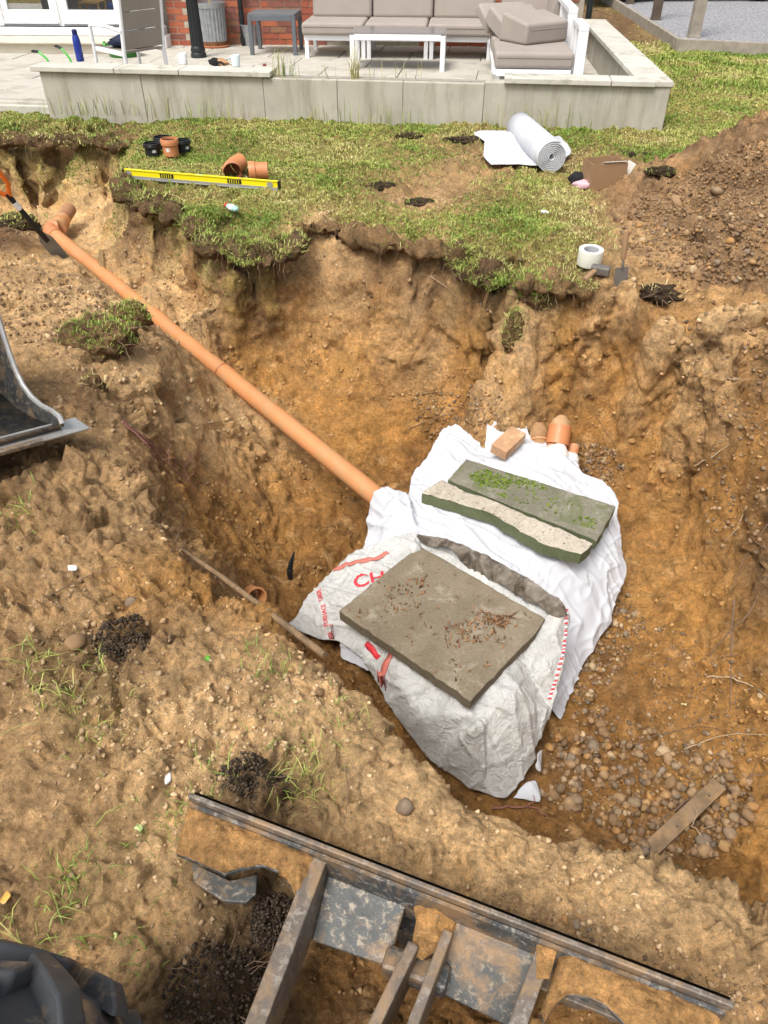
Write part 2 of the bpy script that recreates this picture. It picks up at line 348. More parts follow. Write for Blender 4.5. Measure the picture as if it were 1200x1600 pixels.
def tgt(k, far):
    def f(Mp):
        d = np.linalg.norm(Mp - camP, axis=1)
        return np.where(in_view(Mp, 1.08), k*d, np.maximum(far*d, k*d*5))
    return f
V, A, T = refine(V, A, T, lambda Mp: np.where(in_view(Mp), .10 + 0*Mp[:, 0], np.maximum(.10, .12*np.linalg.norm(Mp - camP, axis=1))), 12)
V = laplace(V, T, 3, 0.45); A = laplace(A, T, 2, 0.5)
V, A, T = refine(V, A, T, tgt(.016, .06), 10)
V = laplace(V, T, 2, 0.4)
V, A, T = refine(V, A, T, tgt(.0086, .06), 10)
N = vnormals(V, T)
if N[:, 2].mean() < 0: T = T[:, ::-1].copy(); N = -N
steep = sstep(.25, .75, 1 - N[:, 2]); gr = A[:, 3].copy(); lawn = sstep(.5, .95, gr)
dd = np.linalg.norm(V - camP, axis=1); fade = sstep(16, 9, dd)
rough = (1 - .82*lawn)*fade
N1, N2, N3 = pn(V, .42, 1), pn(V, .15, 2), pn(V, .06, 3)
warp = V + .05*np.stack([pn(V, .2, 11), pn(V, .2, 12), pn(V, .2, 13)], 1)
bil = lambda s, k: np.abs(pn(warp, s, k))*2 - .45
lump = sstep(-.15, .35, pn(V, .5, 21))                        # where the soil is crumbly rather than smeared
bare_i = np.where((rough > .25) & in_view(V, 1.1))[0]; CF = np.zeros(len(V))
CF[bare_i] = (.042*cells(warp[bare_i], .11, 1) + .020*cells(warp[bare_i], .045, 2) + .007*cells(warp[bare_i], .019, 3))*(.5 + .7*lump[bare_i])
shear = steep*sstep(-.02, .16, pn(V, (.45, .45, .6), 91)); calm = 1 - .72*shear
disp = rough*calm*(.07*N1*(.35 + .9*steep) + .032*N2*(.35 + .8*steep) + .018*bil(.12, 4)*(.3 + .8*lump) + CF + .014*bil(.05, 5)*(.2 + lump) + .014*bil(.022, 6)*(.3 + lump) + .010*bil(.011, 7))
scr = pn(V, (.05, .05, .5), 8)*(1 - lump)*steep                # drag marks of the bucket teeth
ck = lambda s, k, wd_: np.clip(1 - np.abs(pn(warp, s, k))*wd_, 0, 1)**2
gate = sstep(-.12, .22, pn(V, .3, 25))
disp -= rough*calm*(.045*ck(.24, 26, 9)*gate*(.25 + .75*steep) + .022*ck(.10, 27, 7)*(.2 + .8*lump) + .010*ck(.04, 28, 6)*gate)
CFb = np.zeros(len(V)); CFb[bare_i] = cells(V[bare_i] + .12*np.stack([pn(V[bare_i], .35, 81), pn(V[bare_i], .35, 82), pn(V[bare_i], .35, 83)], 1), .26, 7); disp += rough*.04*CFb*steep
disp += rough*.035*scr + rough*shear*(.028*pn(V @ np.array([[.8, .3, -.5], [-.3, .9, .1], [.5, .1, .85]]), (.035, .5, .5), 92) + .012*pn(V, .05, 93)) + .02*pn(V, .6, 9)*lawn*fade
V2 = V + N*disp[:, None]
# the bank is dug down along the drain run, so the pipe lies open
pA, pB = P(84, 366, -.47), P(587, 775, -.85); pD = np.array((pB - pA).normalized()); pA_ = np.array(pA); PLn = (pB - pA).length
w1, w2 = pA_ - camP, np.array(pB) - camP; pn_ = np.cross(w1, w2); pn_ /= np.linalg.norm(pn_); pn_ = pn_*np.sign(pn_[2])
Dv = V2 - camP; sd_xy = (V2[:, 0] - pA_[0])*pD[1] - (V2[:, 1] - pA_[1])*pD[0]; sd_c = (camP[0] - pA_[0])*pD[1] - (camP[1] - pA_[1])*pD[0]; hgt = Dv @ pn_                                     # height over the plane through eye and pipe axis
ss = (V2 - pA_) @ pD; rad = np.linalg.norm(V2 - pA_ - ss[:, None]*pD, axis=1)
an1 = np.cross(w1, pn_); an2 = np.cross(w2, pn_); inside = ((Dv @ an1)*np.sign(w2 @ an1) > -.05) & ((Dv @ an2)*np.sign(w1 @ an2) > -.02)
front = inside & ((Dv @ np.cross(pn_, w2 - w1))*np.sign(w1 @ np.cross(pn_, w2 - w1)) < np.abs(w1 @ np.cross(pn_, w2 - w1))*1.02)
lim = -.045 + .018*pn(V2, .12, 71) + .012*pn(V2, .03, 72)
fix = front & (sd_xy*np.sign(sd_c) > -.02) & (hgt > lim) & (hgt < .6) & (np.linalg.norm(Dv, axis=1) > 1.8); V2[fix] -= ((hgt - lim)/pn_[2])[fix][:, None]*np.array([0, 0, 1.0])
near = (rad < .07) & (ss > -.15) & (ss < PLn + .3); V2[near, 2] = np.minimum(V2[near, 2], (pA_ + ss[:, None]*pD)[near, 2] - .045)
gz = sstep(.2, .6, gr)
# colour of the soil itself
C = A[:, :3].copy()
t1 = pn(V, .26, 31)*1.7 + .25*CFb; t2 = pn(warp, .09, 32)*1.7; t3 = pn(V, .03, 33)*1.6
ochre = np.array([.43, .24, .08]); dark = np.array([.17, .112, .066]); sand = np.array([.57, .39, .21])
m = (np.clip(t1 + .4*t2, 0, 1)*.55*(1 - lawn)*sstep(-.12, -.4, V[:, 2]))[:, None]; C = C*(1 - m) + ochre*m
m = (np.clip(-t1*.9 + .8*t2 - .10, 0, 1)*(.45 + .35*steep)*(1 - lawn))[:, None]; C = C*(1 - m) + dark*m
m = (np.clip(t2 + .5*t3 - .35, 0, 1)*.9*(1 - lawn))[:, None]; C = C*(1 - m) + sand*m
C *= (1 + .28*t3 + .12*pn(V, .012, 34))[:, None]
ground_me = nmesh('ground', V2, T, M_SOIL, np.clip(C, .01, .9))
ground = tag(link('ground', ground_me), kind='structure')
print('ground tris', len(T))
BV = BVHTree.FromObject(ground, bpy.context.evaluated_depsgraph_get())
def gz_at(x, y):
    h = BV.ray_cast(Vector((x, y, 6)), Vector((0, 0, -1))); return h[0].z if h[0] else 0.0
def on(u, v, lift=0.0):
    """where the sight line of a photograph pixel meets the ground"""
    r = ray(u, v).normalized(); h = BV.ray_cast(Vector((0, 0, CAM_H)), r); return h[0] + Vector((0, 0, lift)), h[1]
# ================================================================== SPOIL HEAP, STONES, CRUMBS, GRASS
def ico(sub):
    bm = bmesh.new(); bmesh.ops.create_icosphere(bm, subdivisions=sub, radius=1.0)
    v = np.array([x.co[:] for x in bm.verts]); f = np.array([[q.index for q in x.verts] for x in bm.faces]); bm.free(); return v, f
I1, I2, I3, I4 = ico(1), ico(2), ico(3), ico(4)
def rotmats(n, rng, upright=False):
    if upright:
        a = rng.uniform(0, 2*np.pi, n); Z = np.zeros((n, 3, 3)); Z[:, 0, 0] = np.cos(a); Z[:, 0, 1] = -np.sin(a); Z[:, 1, 0] = np.sin(a); Z[:, 1, 1] = np.cos(a); Z[:, 2, 2] = 1; return Z
    q = rng.normal(size=(n, 4)); q /= np.linalg.norm(q, axis=1)[:, None]; a, b, c, d = q.T
    return np.stack([1-2*(c*c+d*d), 2*(b*c-a*d), 2*(b*d+a*c), 2*(b*c+a*d), 1-2*(b*b+d*d), 2*(c*d-a*b), 2*(b*d-a*c), 2*(c*d+a*b), 1-2*(b*b+c*c)], 1).reshape(n, 3, 3)
def merged(name, forms, pos, size, cols, mat, rng, smooth=False, flat=1.0):
    """many loose pieces too small to pick apart, joined"""
    VV, FF, CC = [], [], []; base = 0; k = rng.integers(0, len(forms), len(pos)); Rm = rotmats(len(pos), rng)
    for i, (fv, ff) in enumerate(forms):
        s = np.where(k == i)[0]
        if not len(s): continue
        q = np.einsum('nij,vj->nvi', Rm[s], fv)*size[s][:, None, None]; q[:, :, 2] *= flat; q += pos[s][:, None, :]
        VV.append(q.reshape(-1, 3)); FF.append((ff[None] + (np.arange(len(s))*len(fv))[:, None, None] + base).reshape(-1, 3))
        CC.append(np.repeat(cols[s], len(fv), 0)); base += len(s)*len(fv)
    return link(name, nmesh(name, np.concatenate(VV), np.concatenate(FF), mat, np.concatenate(CC), smooth))
def stone_form(src, seed, elong, bumpy=.25, angular=False):
    v, f = src; v = v*np.array(elong); d = 1 + bumpy*pn(v, .9, seed) + bumpy*.5*pn(v, .4, seed + 50); v = v*d[:, None]
    if angular:
        rg = np.random.default_rng(seed)
        for _ in range(9):
            n = rg.normal(size=3); n /= np.linalg.norm(n); o = rg.uniform(.55, .8); e = np.clip(v @ n - o, 0, None); v = v - e[:, None]*n
    return v, f
STF = [stone_form(I2, 60 + i, (1, random.uniform(.6, .95), random.uniform(.45, .75)), .3, True) for i in range(10)]
CRF = [stone_form(I1, 80 + i, (1, random.uniform(.6, 1), random.uniform(.5, .8)), .55, True) for i in range(6)]
STCOL = np.array([(.31, .20, .105), (.23, .14, .07), (.25, .175, .105), (.16, .105, .06), (.40, .29, .17), (.33, .18, .065), (.21, .155, .105), (.35, .21, .09)])

# spoil heap on the lawn
hp = []; ha = []
for r, z, n, k in [(2.25, -.16, 40, 'T'), (1.95, -.02, 36, 'B'), (1.55, .22, 30, 'B'), (1.1, .50, 24, 'T'), (.6, .76, 14, 'B'), (.2, .86, 6, 'B')]:
    for i in range(n):
        a = 2*math.pi*(i + .5*(n % 3))/n; rr = r*(1 + .10*math.sin(3*a + 1) + .05*math.sin(7*a))
        hp.append((3.4 + rr*math.cos(a), 5.2 + rr*math.sin(a)*.72, z)); ha.append((*SOIL[k][0], 0))
hp = np.array(hp); ha = np.array(ha); ix, hT = cdt(hp); hV = hp[ix]; hA = ha[ix]
hV, hA, hT = refine(hV, hA, hT, tgt(.03, .08), 10); hV = laplace(hV, hT, 2, .4); hV, hA, hT = refine(hV, hA, hT, tgt(.008, .06), 8)
hN = vnormals(hV, hT)
if hN[:, 2].mean() < 0: hT = hT[:, ::-1].copy(); hN = -hN
hd = .08*pn(hV, .4, 41) + .05*pn(hV, .16, 42) + .03*(np.abs(pn(hV, .08, 43))*2 - .4) + .05*cells(hV, .09, 4) + .03*cells(hV, .04, 5) + .016*cells(hV, .02, 6) + .012*(np.abs(pn(hV, .015, 45))*2 - .4)
hV2 = hV + hN*hd[:, None]
for i in np.where((hV2[:, 2] < .12) & (hV2[:, 0] < 2.6) & (hV2[:, 1] < 4.9))[0]:
    g_ = gz_at(hV2[i, 0], hV2[i, 1])
    if g_ < -.07: hV2[i, 2] = min(hV2[i, 2], g_ - .04)
hC = np.array([.30, .205, .125])*(1 + .5*pn(hV, .3, 46) + .5*pn(hV, .05, 47))[:, None]
mm = np.clip(pn(hV, .25, 48)*2.2 - .1, 0, 1)[:, None]*.7; hC = hC*(1 - mm) + np.array([.40, .24, .11])*mm
heap = tag(link('spoil_heap', nmesh('spoil_heap', hV2, hT, M_SOIL, np.clip(hC, .01, .9))), 'tall heap of dug brown stony soil tipped on the lawn', 'soil heap')
HB = BVHTree.FromObject(heap, bpy.context.evaluated_depsgraph_get())
def hit(u, v):
    r = ray(u, v).normalized(); o = Vector((0, 0, CAM_H)); best = None
    for b in (BV, HB):
        h = b.ray_cast(o, r)
        if h[0] and (best is None or h[3] < best[3]): best = h
    return best
def inpoly(x, y, poly):
    c = False; j = len(poly) - 1
    for i in range(len(poly)):
        a, b = poly[i], poly[j]
        if (a[1] > y) != (b[1] > y) and x < (b[0]-a[0])*(y-a[1])/(b[1]-a[1]) + a[0]: c = not c
        j = i
    return c
def scatter_area(poly, n, rng):
    """n points of the ground inside an outline surveyed on the photograph"""
    xs = [p[0] for p in poly]; ys = [p[1] for p in poly]; out = []
    while len(out) < n:
        u, v = rng.uniform(min(xs), max(xs)), rng.uniform(min(ys), max(ys))
        if inpoly(u, v, poly):
            h = hit(u, v)
            if h: out.append((h[0].x, h[0].y, h[0].z))
    return np.array(out)
AREAS = {  # outline, pieces of fine gravel, size range (m), single stones, label, group
 'pit': ([(860, 1150), (930, 1080), (960, 1120), (1050, 1150), (1150, 1180), (1190, 1260), (1120, 1340), (1000, 1330), (880, 1270), (840, 1240)], 1000, (.005, .030), 60, 'brown flint among the gravel covering the pit floor', 'flints on the pit floor'),
 'side': ([(940, 930), (985, 925), (1010, 980), (960, 1060), (900, 1110), (890, 1080)], 300, (.007, .020), 26, 'wet flint in the gravel beside the hanging white fleece', 'flints beside the fleece'),
 'heap': ([(1000, 345), (1200, 330), (1200, 440), (1090, 445), (1010, 415), (965, 380), (970, 340)], 1100, (.004, .020), 46, 'pale flint on the stony skirt of the soil heap', 'flints at the foot of the soil heap'),
 'upper': ([(985, 315), (1060, 275), (1200, 205), (1200, 330), (980, 345)], 2000, (.003, .016), 0, '', ''),
 'gap': ([(640, 610), (760, 600), (800, 640), (740, 690), (660, 700)], 260, (.007, .018), 8, 'small flint in the gravel pocket behind the fleece', 'flints behind the fleece'),
 'behind': ([(900, 690), (960, 700), (980, 740), (940, 760), (905, 740)], 120, (.010, .024), 8, 'dark flint in the hollow beside the pipe inlets', 'flints beside the pipe inlets'),
 'bank': ([(0, 380), (200, 480), (100, 560), (0, 520)], 300, (.006, .016), 0, '', ''),
 'near': ([(760, 1390), (900, 1430), (1200, 1540), (1200, 1600), (1100, 1560), (800, 1450)], 150, (.003, .009), 0, '', ''),
 'slope': ([(130, 330), (190, 300), (330, 480), (380, 600), (300, 520)], 300, (.005, .013), 0, '', ''),
 'right': ([(980, 950), (1200, 1050), (1200, 1200), (1000, 1130)], 260, (.005, .016), 10, 'flint bedded in the ochre slope at the right of the pit', 'flints on the right slope'),
 'rightwall': ([(1060, 480), (1200, 460), (1200, 900), (1100, 850)], 350, (.005, .02), 0, '', ''),
}
STM = []
for i, (fv, ff) in enumerate(STF):
    c = STCOL[i % len(STCOL)]; sp = 1 + .5*pn(fv, .5, 90 + i)
    STM.append(nmesh('stone', fv, ff, M_STONE, np.clip(c*sp[:, None], .02, .8), False))
def put_stone(p, s, label, group=None, k=None, name='stone', yaw=None):
    o = link(name, STM[random.randrange(10) if k is None else k], None, p, (random.uniform(-.5, .5), random.uniform(-.5, .5), random.uniform(0, 6) if yaw is None else yaw))
    o.scale = (s, s, s); return tag(o, label, 'stone', group)
gp, gs = [], []
for key, (poly, nf, (s0, s1), ns, lab, grp) in AREAS.items():
    q = scatter_area(poly, nf + ns, RNG); s = s0 + (s1 - s0)*RNG.random(nf)**2.2
    q[:nf, 2] += s*.25; gp.append(q[:nf]); gs.append(s)
    for p in q[nf:]:
        sz = random.uniform(s1*.7, s1*1.4); put_stone((p[0], p[1], p[2] + sz*.22), sz, lab, grp)
gp = np.concatenate(gp); gs = np.concatenate(gs)
gc = STCOL[RNG.integers(0, len(STCOL), len(gp))]*RNG.uniform(.6, 1.15, len(gp))[:, None]; so_ = RNG.random(len(gp)) < np.where(gp[:, 2] > -.2, .72, .4); gc[so_] = np.array([.24, .15, .08])*RNG.uniform(.7, 1.2, so_.sum())[:, None]
tag(merged('gravel', STF[:6] if False else [stone_form(I1, 200 + i, (1, .8, .65), .3, True) for i in range(6)], gp, gs, gc, M_STONE, RNG, False), 'loose flint gravel in the pit and on the heap', 'gravel', kind='stuff')
for u, v, s, k, lab in [(1060, 318, .07, 0, 'large angular soil-caked rock on the flank of the heap'), (1120, 300, .045, 2, 'flat brown rock high on the flank of the heap'), (1140, 378, .045, 5, 'big orange-brown stone on the heap skirt near the picture edge'), (1083, 422, .04, 4, 'pale squarish stone at the bottom of the heap skirt'), (1003, 378, .04, 4, 'cream stone on the lawn edge of the heap'), (977, 372, .035, 5, 'orange stone just above the trowel handle'),
                        (120, 1003, .035, 1, 'long smooth brown stone pressed into the left bank'), (206, 943, .026, 6, 'flat grey stone half buried on the left bank'), (635, 1262, .028, 6, 'oblong grey pebble on the sandy bank above the blade'), (455, 1047, .018, 7, 'pale tan stone below the end of the wooden pole'), (500, 1082, .02, 1, 'brown stone on the bank below the slab corner'), (355, 1075, .012, 4, 'cream flint chip on the left bank'), (882, 1437, .014, 5, 'small yellow pebble beside the blade edge'), (900, 1445, .014, 6, 'small grey white pebble beside the yellow pebble'), (450, 1260, .016, 1, 'brown stone by the black root clump'), (1075, 535, .03, 7, 'brown stone stuck in the upper right pit wall'), (985, 690, .035, 5, 'orange stone stuck in the wall right of the inlets'), (1035, 735, .035, 7, 'brown stone standing out of the right pit wall')]:
    h = hit(u, v)[0]; put_stone((h.x, h.y, h.z + s*.15), s, lab, None, k)

M_CRUMB = attrmat('soil_crumb', .95, 0, .5, .3, 200)
# crumbs of soil on every bare surface
def sample_ground(n, wfun, rng):
    a = V2[T[:, 0]]; ar = np.linalg.norm(np.cross(V2[T[:, 1]] - a, V2[T[:, 2]] - a), axis=1)*.5
    cen = (a + V2[T[:, 1]] + V2[T[:, 2]])/3; wt = ar*wfun(cen, T)*in_view(cen, 1.2); wt /= wt.sum()
    k = np.searchsorted(np.cumsum(wt), rng.random(n)).clip(0, len(T) - 1); r1, r2 = np.sqrt(rng.random(n)), rng.random(n)
    p = (1 - r1)[:, None]*V2[T[k, 0]] + (r1*(1 - r2))[:, None]*V2[T[k, 1]] + (r1*r2)[:, None]*V2[T[k, 2]]
    return p, T[k, 0], k
def wcrumb(cen, T_):
    d = np.linalg.norm(cen - camP, axis=1); clump = sstep(-.1, .35, pn(cen, .35, 21) + .3*pn(cen, .1, 22))
    return (1 - lawn[T_[:, 0]])**3*(.06 + clump)/(d**2)*(1 - .55*steep[T_[:, 0]])
OCT = (np.array([(1, 0, 0), (-1, 0, 0), (0, 1, 0), (0, -1, 0), (0, 0, 1), (0, 0, -1)], float), np.array([(0, 2, 4), (2, 1, 4), (1, 3, 4), (3, 0, 4), (2, 0, 5), (1, 2, 5), (3, 1, 5), (0, 3, 5)]))
OCF = [(OCT[0]*np.random.default_rng(300 + i).uniform(.45, 1.15, (6, 1)) + np.random.default_rng(400 + i).normal(0, .16, (6, 3)), OCT[1]) for i in range(8)]
p, vi, _ = sample_ground(44000, wcrumb, RNG); d = np.linalg.norm(p - camP, axis=1)
s = np.minimum(d*.0011*(.7 + 5.0*RNG.random(len(p))**7), .020); p[:, 2] += s*.05
cc = np.clip(C[vi]*RNG.uniform(.75, 1.2, len(p))[:, None], .01, .8)
tag(merged('soil_crumbs', OCF, p, s, cc, M_CRUMB, RNG, False), 'loose soil crumbs lying over the dug ground', 'soil', kind='stuff')

# grass
GREENS = np.array([(.16, .25, .04), (.25, .33, .065), (.37, .40, .10), (.48, .44, .165), (.60, .50, .26)])
def blades(pos, nrm, length, width, cols, rng, lean=.5):
    n = len(pos); a = rng.uniform(0, 2*np.pi, n); side = np.stack([np.cos(a), np.sin(a), np.zeros(n)], 1)
    fw = np.stack([-np.sin(a), np.cos(a), np.zeros(n)], 1)*rng.choice([-1, 1], n)[:, None]
    up = nrm*.6 + np.array([0, 0, .6]); up /= np.linalg.norm(up, axis=1)[:, None]
    ln = np.abs(rng.normal(0, lean, n))[:, None]; L = length[:, None]; W = width[:, None]*.5
    mid = pos + (up*.6 + fw*ln*.35)*L*.9; tip = pos + (up*(1 - .35*np.minimum(ln, 1.6)) + fw*ln)*L
    Vv = np.stack([pos - side*W - up*.004, pos + side*W - up*.004, mid - side*W*.8, mid + side*W*.8, tip], 1).reshape(-1, 3)
    b = (np.arange(n)*5)[:, None]; F = np.concatenate([b + np.array([[0, 1, 3]]), b + np.array([[0, 3, 2]]), b + np.array([[2, 3, 4]])])
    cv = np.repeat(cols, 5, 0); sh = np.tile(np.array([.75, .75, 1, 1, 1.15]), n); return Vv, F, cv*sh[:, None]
def grass_cols(p, rng, dry=0.0):
    g = np.clip(.39 + .9*pn(p, .55, 61) + .45*pn(p, .14, 62) + dry + rng.normal(0, .14, len(p)), 0, .999)*4
    i = np.floor(g).astype(int); f = (g - i)[:, None]; return (GREENS[i]*(1 - f) + GREENS[np.minimum(i + 1, 4)]*f)*rng.uniform(.75, 1.2, len(p))[:, None]
def wlawn(cen, T_):
    d = np.linalg.norm(cen - camP, axis=1); g = gr[T_[:, 0]]
    bare = .25 + .75*sstep(-.30, .05, pn(cen, .33, 63) + .5*pn(cen, .11, 64) + (g - .6)*.7)
    hide = ((cen[:, 1] > 8.7) & (cen[:, 0] < 2.35)) | (cen[:, 1] > 13.2)
    return g*bare*(~hide)/(d**1.2)*(g > .08)*(1 - .92*steep[T_[:, 0]])
p, vi, _ = sample_ground(230000, wlawn, RNG); d = np.linalg.norm(p - camP, axis=1)
lg = RNG.uniform(.008, .025, len(p))*(1 + .6*np.clip(pn(p, .3, 65)*2, -.5, 1)); lg = np.where(d < 3, lg*.8, lg); lg = np.where(p[:, 1] > 9.3, lg*1.9, lg)
GV, GF, GC = blades(p, N[vi], lg, .0013*np.maximum(d, 1.6)*RNG.uniform(.6, 1.2, len(p)), grass_cols(p, RNG), RNG, .7)
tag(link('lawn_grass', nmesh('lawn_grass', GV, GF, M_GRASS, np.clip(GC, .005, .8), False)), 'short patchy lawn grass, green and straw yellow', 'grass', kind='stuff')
# dry stalks and litter lying on the banks
def wlit(cen, T_):
    d = np.linalg.norm(cen - camP, axis=1); g = gr[T_[:, 0]]
    return (g > .03)*(g < .8)*sstep(-.1, .3, pn(cen, .3, 66))/(d**2)*(1 - steep[T_[:, 0]])
p, vi, _ = sample_ground(6000, wlit, RNG); p[:, 2] += .004; d = np.linalg.norm(p - camP, axis=1)
GV, GF, GC = blades(p, N[vi], RNG.uniform(.015, .045, len(p)), .0012*d, grass_cols(p, RNG, .12), RNG, 2.2)
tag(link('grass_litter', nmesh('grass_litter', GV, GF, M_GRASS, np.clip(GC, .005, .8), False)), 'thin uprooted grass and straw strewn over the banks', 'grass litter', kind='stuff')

# turf clods: a lump of root-bound soil with its own grass
def clod(u, v, size, label, grass=500, dark=False, lift=0.0, name='turf_clod', glen=.038, rot=0.0, cat='turf clod', roots=0, dry=0.0, glow=-.1):
    h = hit(u, v)[0]; fv, ff = I4; sx, sy, sz = size
    d = 1 + .45*pn(fv, .8, int(u)) + .25*pn(fv, .3, int(v)) + .14*pn(fv, .12, 5) + .25*cells(fv, .28, 3); q = fv*d[:, None]*np.array(size)
    base = np.array([.055, .04, .028]) if dark else np.array([.16, .105, .06])
    if name == 'humus_clump': base = np.array([.05, .038, .028])
    cq = base*(1 + .6*pn(fv, .3, 7) + .4*pn(fv, .08, 8))[:, None]
    t = thing(name, label, cat, h + Vector((0, 0, lift)), (0, 0, rot))
    if name == 'soil_divot': glen = .02
    if name == 'humus_clump':                                   # crumbs and fibres heaped up
        n_ = 1100; a_ = RNG.uniform(0, 2*np.pi, n_); r_ = np.sqrt(RNG.random(n_)); pz = (1 - r_**1.6)*RNG.random(n_)
        pq_ = np.stack([np.cos(a_)*r_*sx*1.15, np.sin(a_)*r_*sy*1.15, pz*sz*1.3], 1); wob = np.array([gz_at(h.x + x_, h.y + y_) - h.z - lift for x_, y_ in pq_[:, :2]]); pq_[:, 2] += np.clip(wob, -.05, .05)
        o_ = merged('soil_lump', CRF, pq_, RNG.uniform(.0015, .0065, n_), np.array([.05, .036, .024])*RNG.uniform(.35, 2.2, n_)[:, None], M_CRUMB, RNG, False); o_.parent = t; o_['kind'] = 'stuff'
    else: link('soil_lump', nmesh('soil_lump', q, ff, M_SOIL, np.clip(cq, .006, .6)), t)
    if grass:
        nq = vnormals(q, ff); w_ = np.clip(nq[:, 2] - glow, 0, 1); w_ /= w_.sum(); k = RNG.choice(len(q), grass, p=w_)
        f3 = q[k] + RNG.normal(0, .006, (grass, 3)); dist = (h - cam.location).length
        gv, gf, gc = blades(f3, nq[k], RNG.uniform(.4, 1.1, grass)*glen, .0012*dist*RNG.uniform(.6, 1.2, grass), grass_cols(f3 + np.array(h), RNG, .05 + dry), RNG, .8)
        link('grass', nmesh('grass', gv, gf, M_GRASS, np.clip(gc, .005, .8), False), t)
    if roots:
        mb = MB()
        for _ in range(roots):
            a = random.uniform(0, 6.28); p0 = Vector((math.cos(a)*sx*.7, math.sin(a)*sy*.7, random.uniform(-.3, .6)*sz)); pp = [p0]; dr = Vector((math.cos(a), math.sin(a), random.uniform(-.8, .5)))
            for j in range(5): dr += Vector((random.uniform(-.5, .5), random.uniform(-.5, .5), random.uniform(-.6, .3))); pp.append(pp[-1] + dr.normalized()*max(size)*.22)
            mb.tube(pp, [(.0012 if name == 'humus_clump' else .0025)*(1 - j*.15) for j in range(6)], 4)
        mb.build('roots', M_ROOT, t)
    return t
M_ROOT = pm('root_bark', (.20, .13, .085), .4, 30, .85, .3, 120)
clod(152, 538, (.19, .13, .09), 'big grassy turf clod on the left bank above the pipe', 1000, lift=.02, roots=14, glow=.0, glen=.028, dry=.06)
clod(205, 500, (.10, .09, .09), 'smaller turf clod beside the pipe, behind the big one', 600, lift=.0, glow=-.4)
clod(146, 602, (.05, .045, .06), 'tan crumbling clod hanging under the big turf clod', 60, lift=-.02, dry=.3)
def turf_lip(label, px, rad, n, dry=0.0, hang=.35, dark=True):
    """torn sod along the cut: a ragged strip of root-bound soil following the rim, grass on top and hanging"""
    q_ = [P(u, v, z) for u, v, z in px]; fine = []
    for i in range(len(q_) - 1):
        m_ = max(2, int((q_[i+1] - q_[i]).length/.02))
        fine += [q_[i].lerp(q_[i+1], k/m_) for k in range(m_)]
    rad *= .85; fine.append(q_[-1]); c0 = q_[0]; nf = len(fine); ring_ = 20; VV = []
    for i, c_ in enumerate(fine):
        d_ = fine[min(i+1, nf-1)] - fine[max(i-1, 0)]; d_.z = 0; d_.normalize(); s_ = Vector((d_.y, -d_.x, 0)); e_ = math.sin(math.pi*min(1, max(.03, i/(nf-1))))**.35
        for k in range(ring_):
            a = 2*math.pi*k/ring_; x_ = math.cos(a)*rad*1.5*e_; z_ = math.sin(a)*rad*.62*e_; z_ -= hang*max(0, x_)*1.1
            VV.append(c_ + s_*(x_ + rad*.15) + Vector((0, 0, z_ - rad*.25)) - c0)
    F = [(i*ring_ + k, i*ring_ + (k+1) % ring_, (i+1)*ring_ + (k+1) % ring_, (i+1)*ring_ + k) for i in range(nf-1) for k in range(ring_)]
    Vn = np.array([list(x) for x in VV]); Tn = np.array([(a, b, c) for a, b, c, d in F] + [(a, c, d) for a, b, c, d in F]); Vn, _, Tn = refine(Vn, np.zeros((len(Vn), 1)), Tn, lambda M_: .022 + 0*M_[:, 0], 3)
    Nn = vnormals(Vn, Tn); cen = Vn.mean(0)
    if ((Nn[:, 2])*(Vn[:, 2] - cen[2])).mean() < 0: Tn = Tn[:, ::-1].copy(); Nn = -Nn
    Wn = Vn + np.array(c0); Vn = Vn + Nn*(.10*pn(Wn, .16, 5) + .06*pn(Wn, .07, 6) + .03*cells(Wn, .05, 3) + .012*pn(Wn, .02, 8))[:, None]; Nn = vnormals(Vn, Tn)
    base = np.array([.13, .09, .055]) if dark else np.array([.20, .135, .075]); cq = base*(1 + .6*pn(Wn, .09, 7) + .5*pn(Wn, .025, 8))[:, None]
    t = thing('turf_lip', label, 'turf', c0); link('soil_edge', nmesh('soil_edge', Vn, Tn, M_SOIL, np.clip(cq, .006, .6)), t)
    w_ = np.clip(Nn[:, 2] + .25, 0, 1)*sstep(-.25, .1, pn(Wn, .12, 9) + .1); w_ /= w_.sum(); k = RNG.choice(len(Vn), n, p=w_); f3 = Vn[k] + RNG.normal(0, .007, (n, 3)); dist = (c0 - cam.location).length
    nb_ = Nn[k].copy(); nb_[:, 2] -= .55*(Nn[k][:, 2] < .55)
    gv, gf, gc = blades(f3, nb_, RNG.uniform(.4, 1.1, n)*.036, .0011*dist*RNG.uniform(.6, 1.2, n), grass_cols(f3 + np.array(c0), RNG, .04 + dry), RNG, .9)
    link('grass', nmesh('grass', gv, gf, M_GRASS, np.clip(gc, .005, .8), False), t)
    mb = MB()
    for _ in range(26):
        i = RNG.choice(len(Vn)); 
        if Nn[i, 2] > .1: continue
        p0 = Vector(Vn[i]); pp_ = [p0]
        for j in range(4): pp_.append(pp_[-1] + Vector((random.uniform(-.012, .012), random.uniform(-.02, .004), random.uniform(-.035, -.008))))
        mb.tube(pp_, [.0022, .002, .0016, .0012, .0008], 4)
    if mb.v: mb.build('roots', M_ROOT, t)
    return t
M_ROOT = pm('root_bark', (.20, .13, .085), .4, 30, .85, .3, 120)
turf_lip('torn sod edge under the left end of the spirit level', [(196, 262, .0), (196, 296, 0), (235, 314, 0), (275, 332, 0), (310, 352, -.01)], .055, 900, .02)
turf_lip('torn sod edge at the corner of the trench below the green bottle', [(300, 345, 0), (335, 374, -.01), (352, 386, -.02)], .06, 600, .02)
turf_lip('shaggy sod flap overhanging the far pit wall below the spirit level', [(352, 380, .0), (385, 388, -.01), (420, 384, -.01), (462, 366, 0)], .085, 1700, .0, .5)
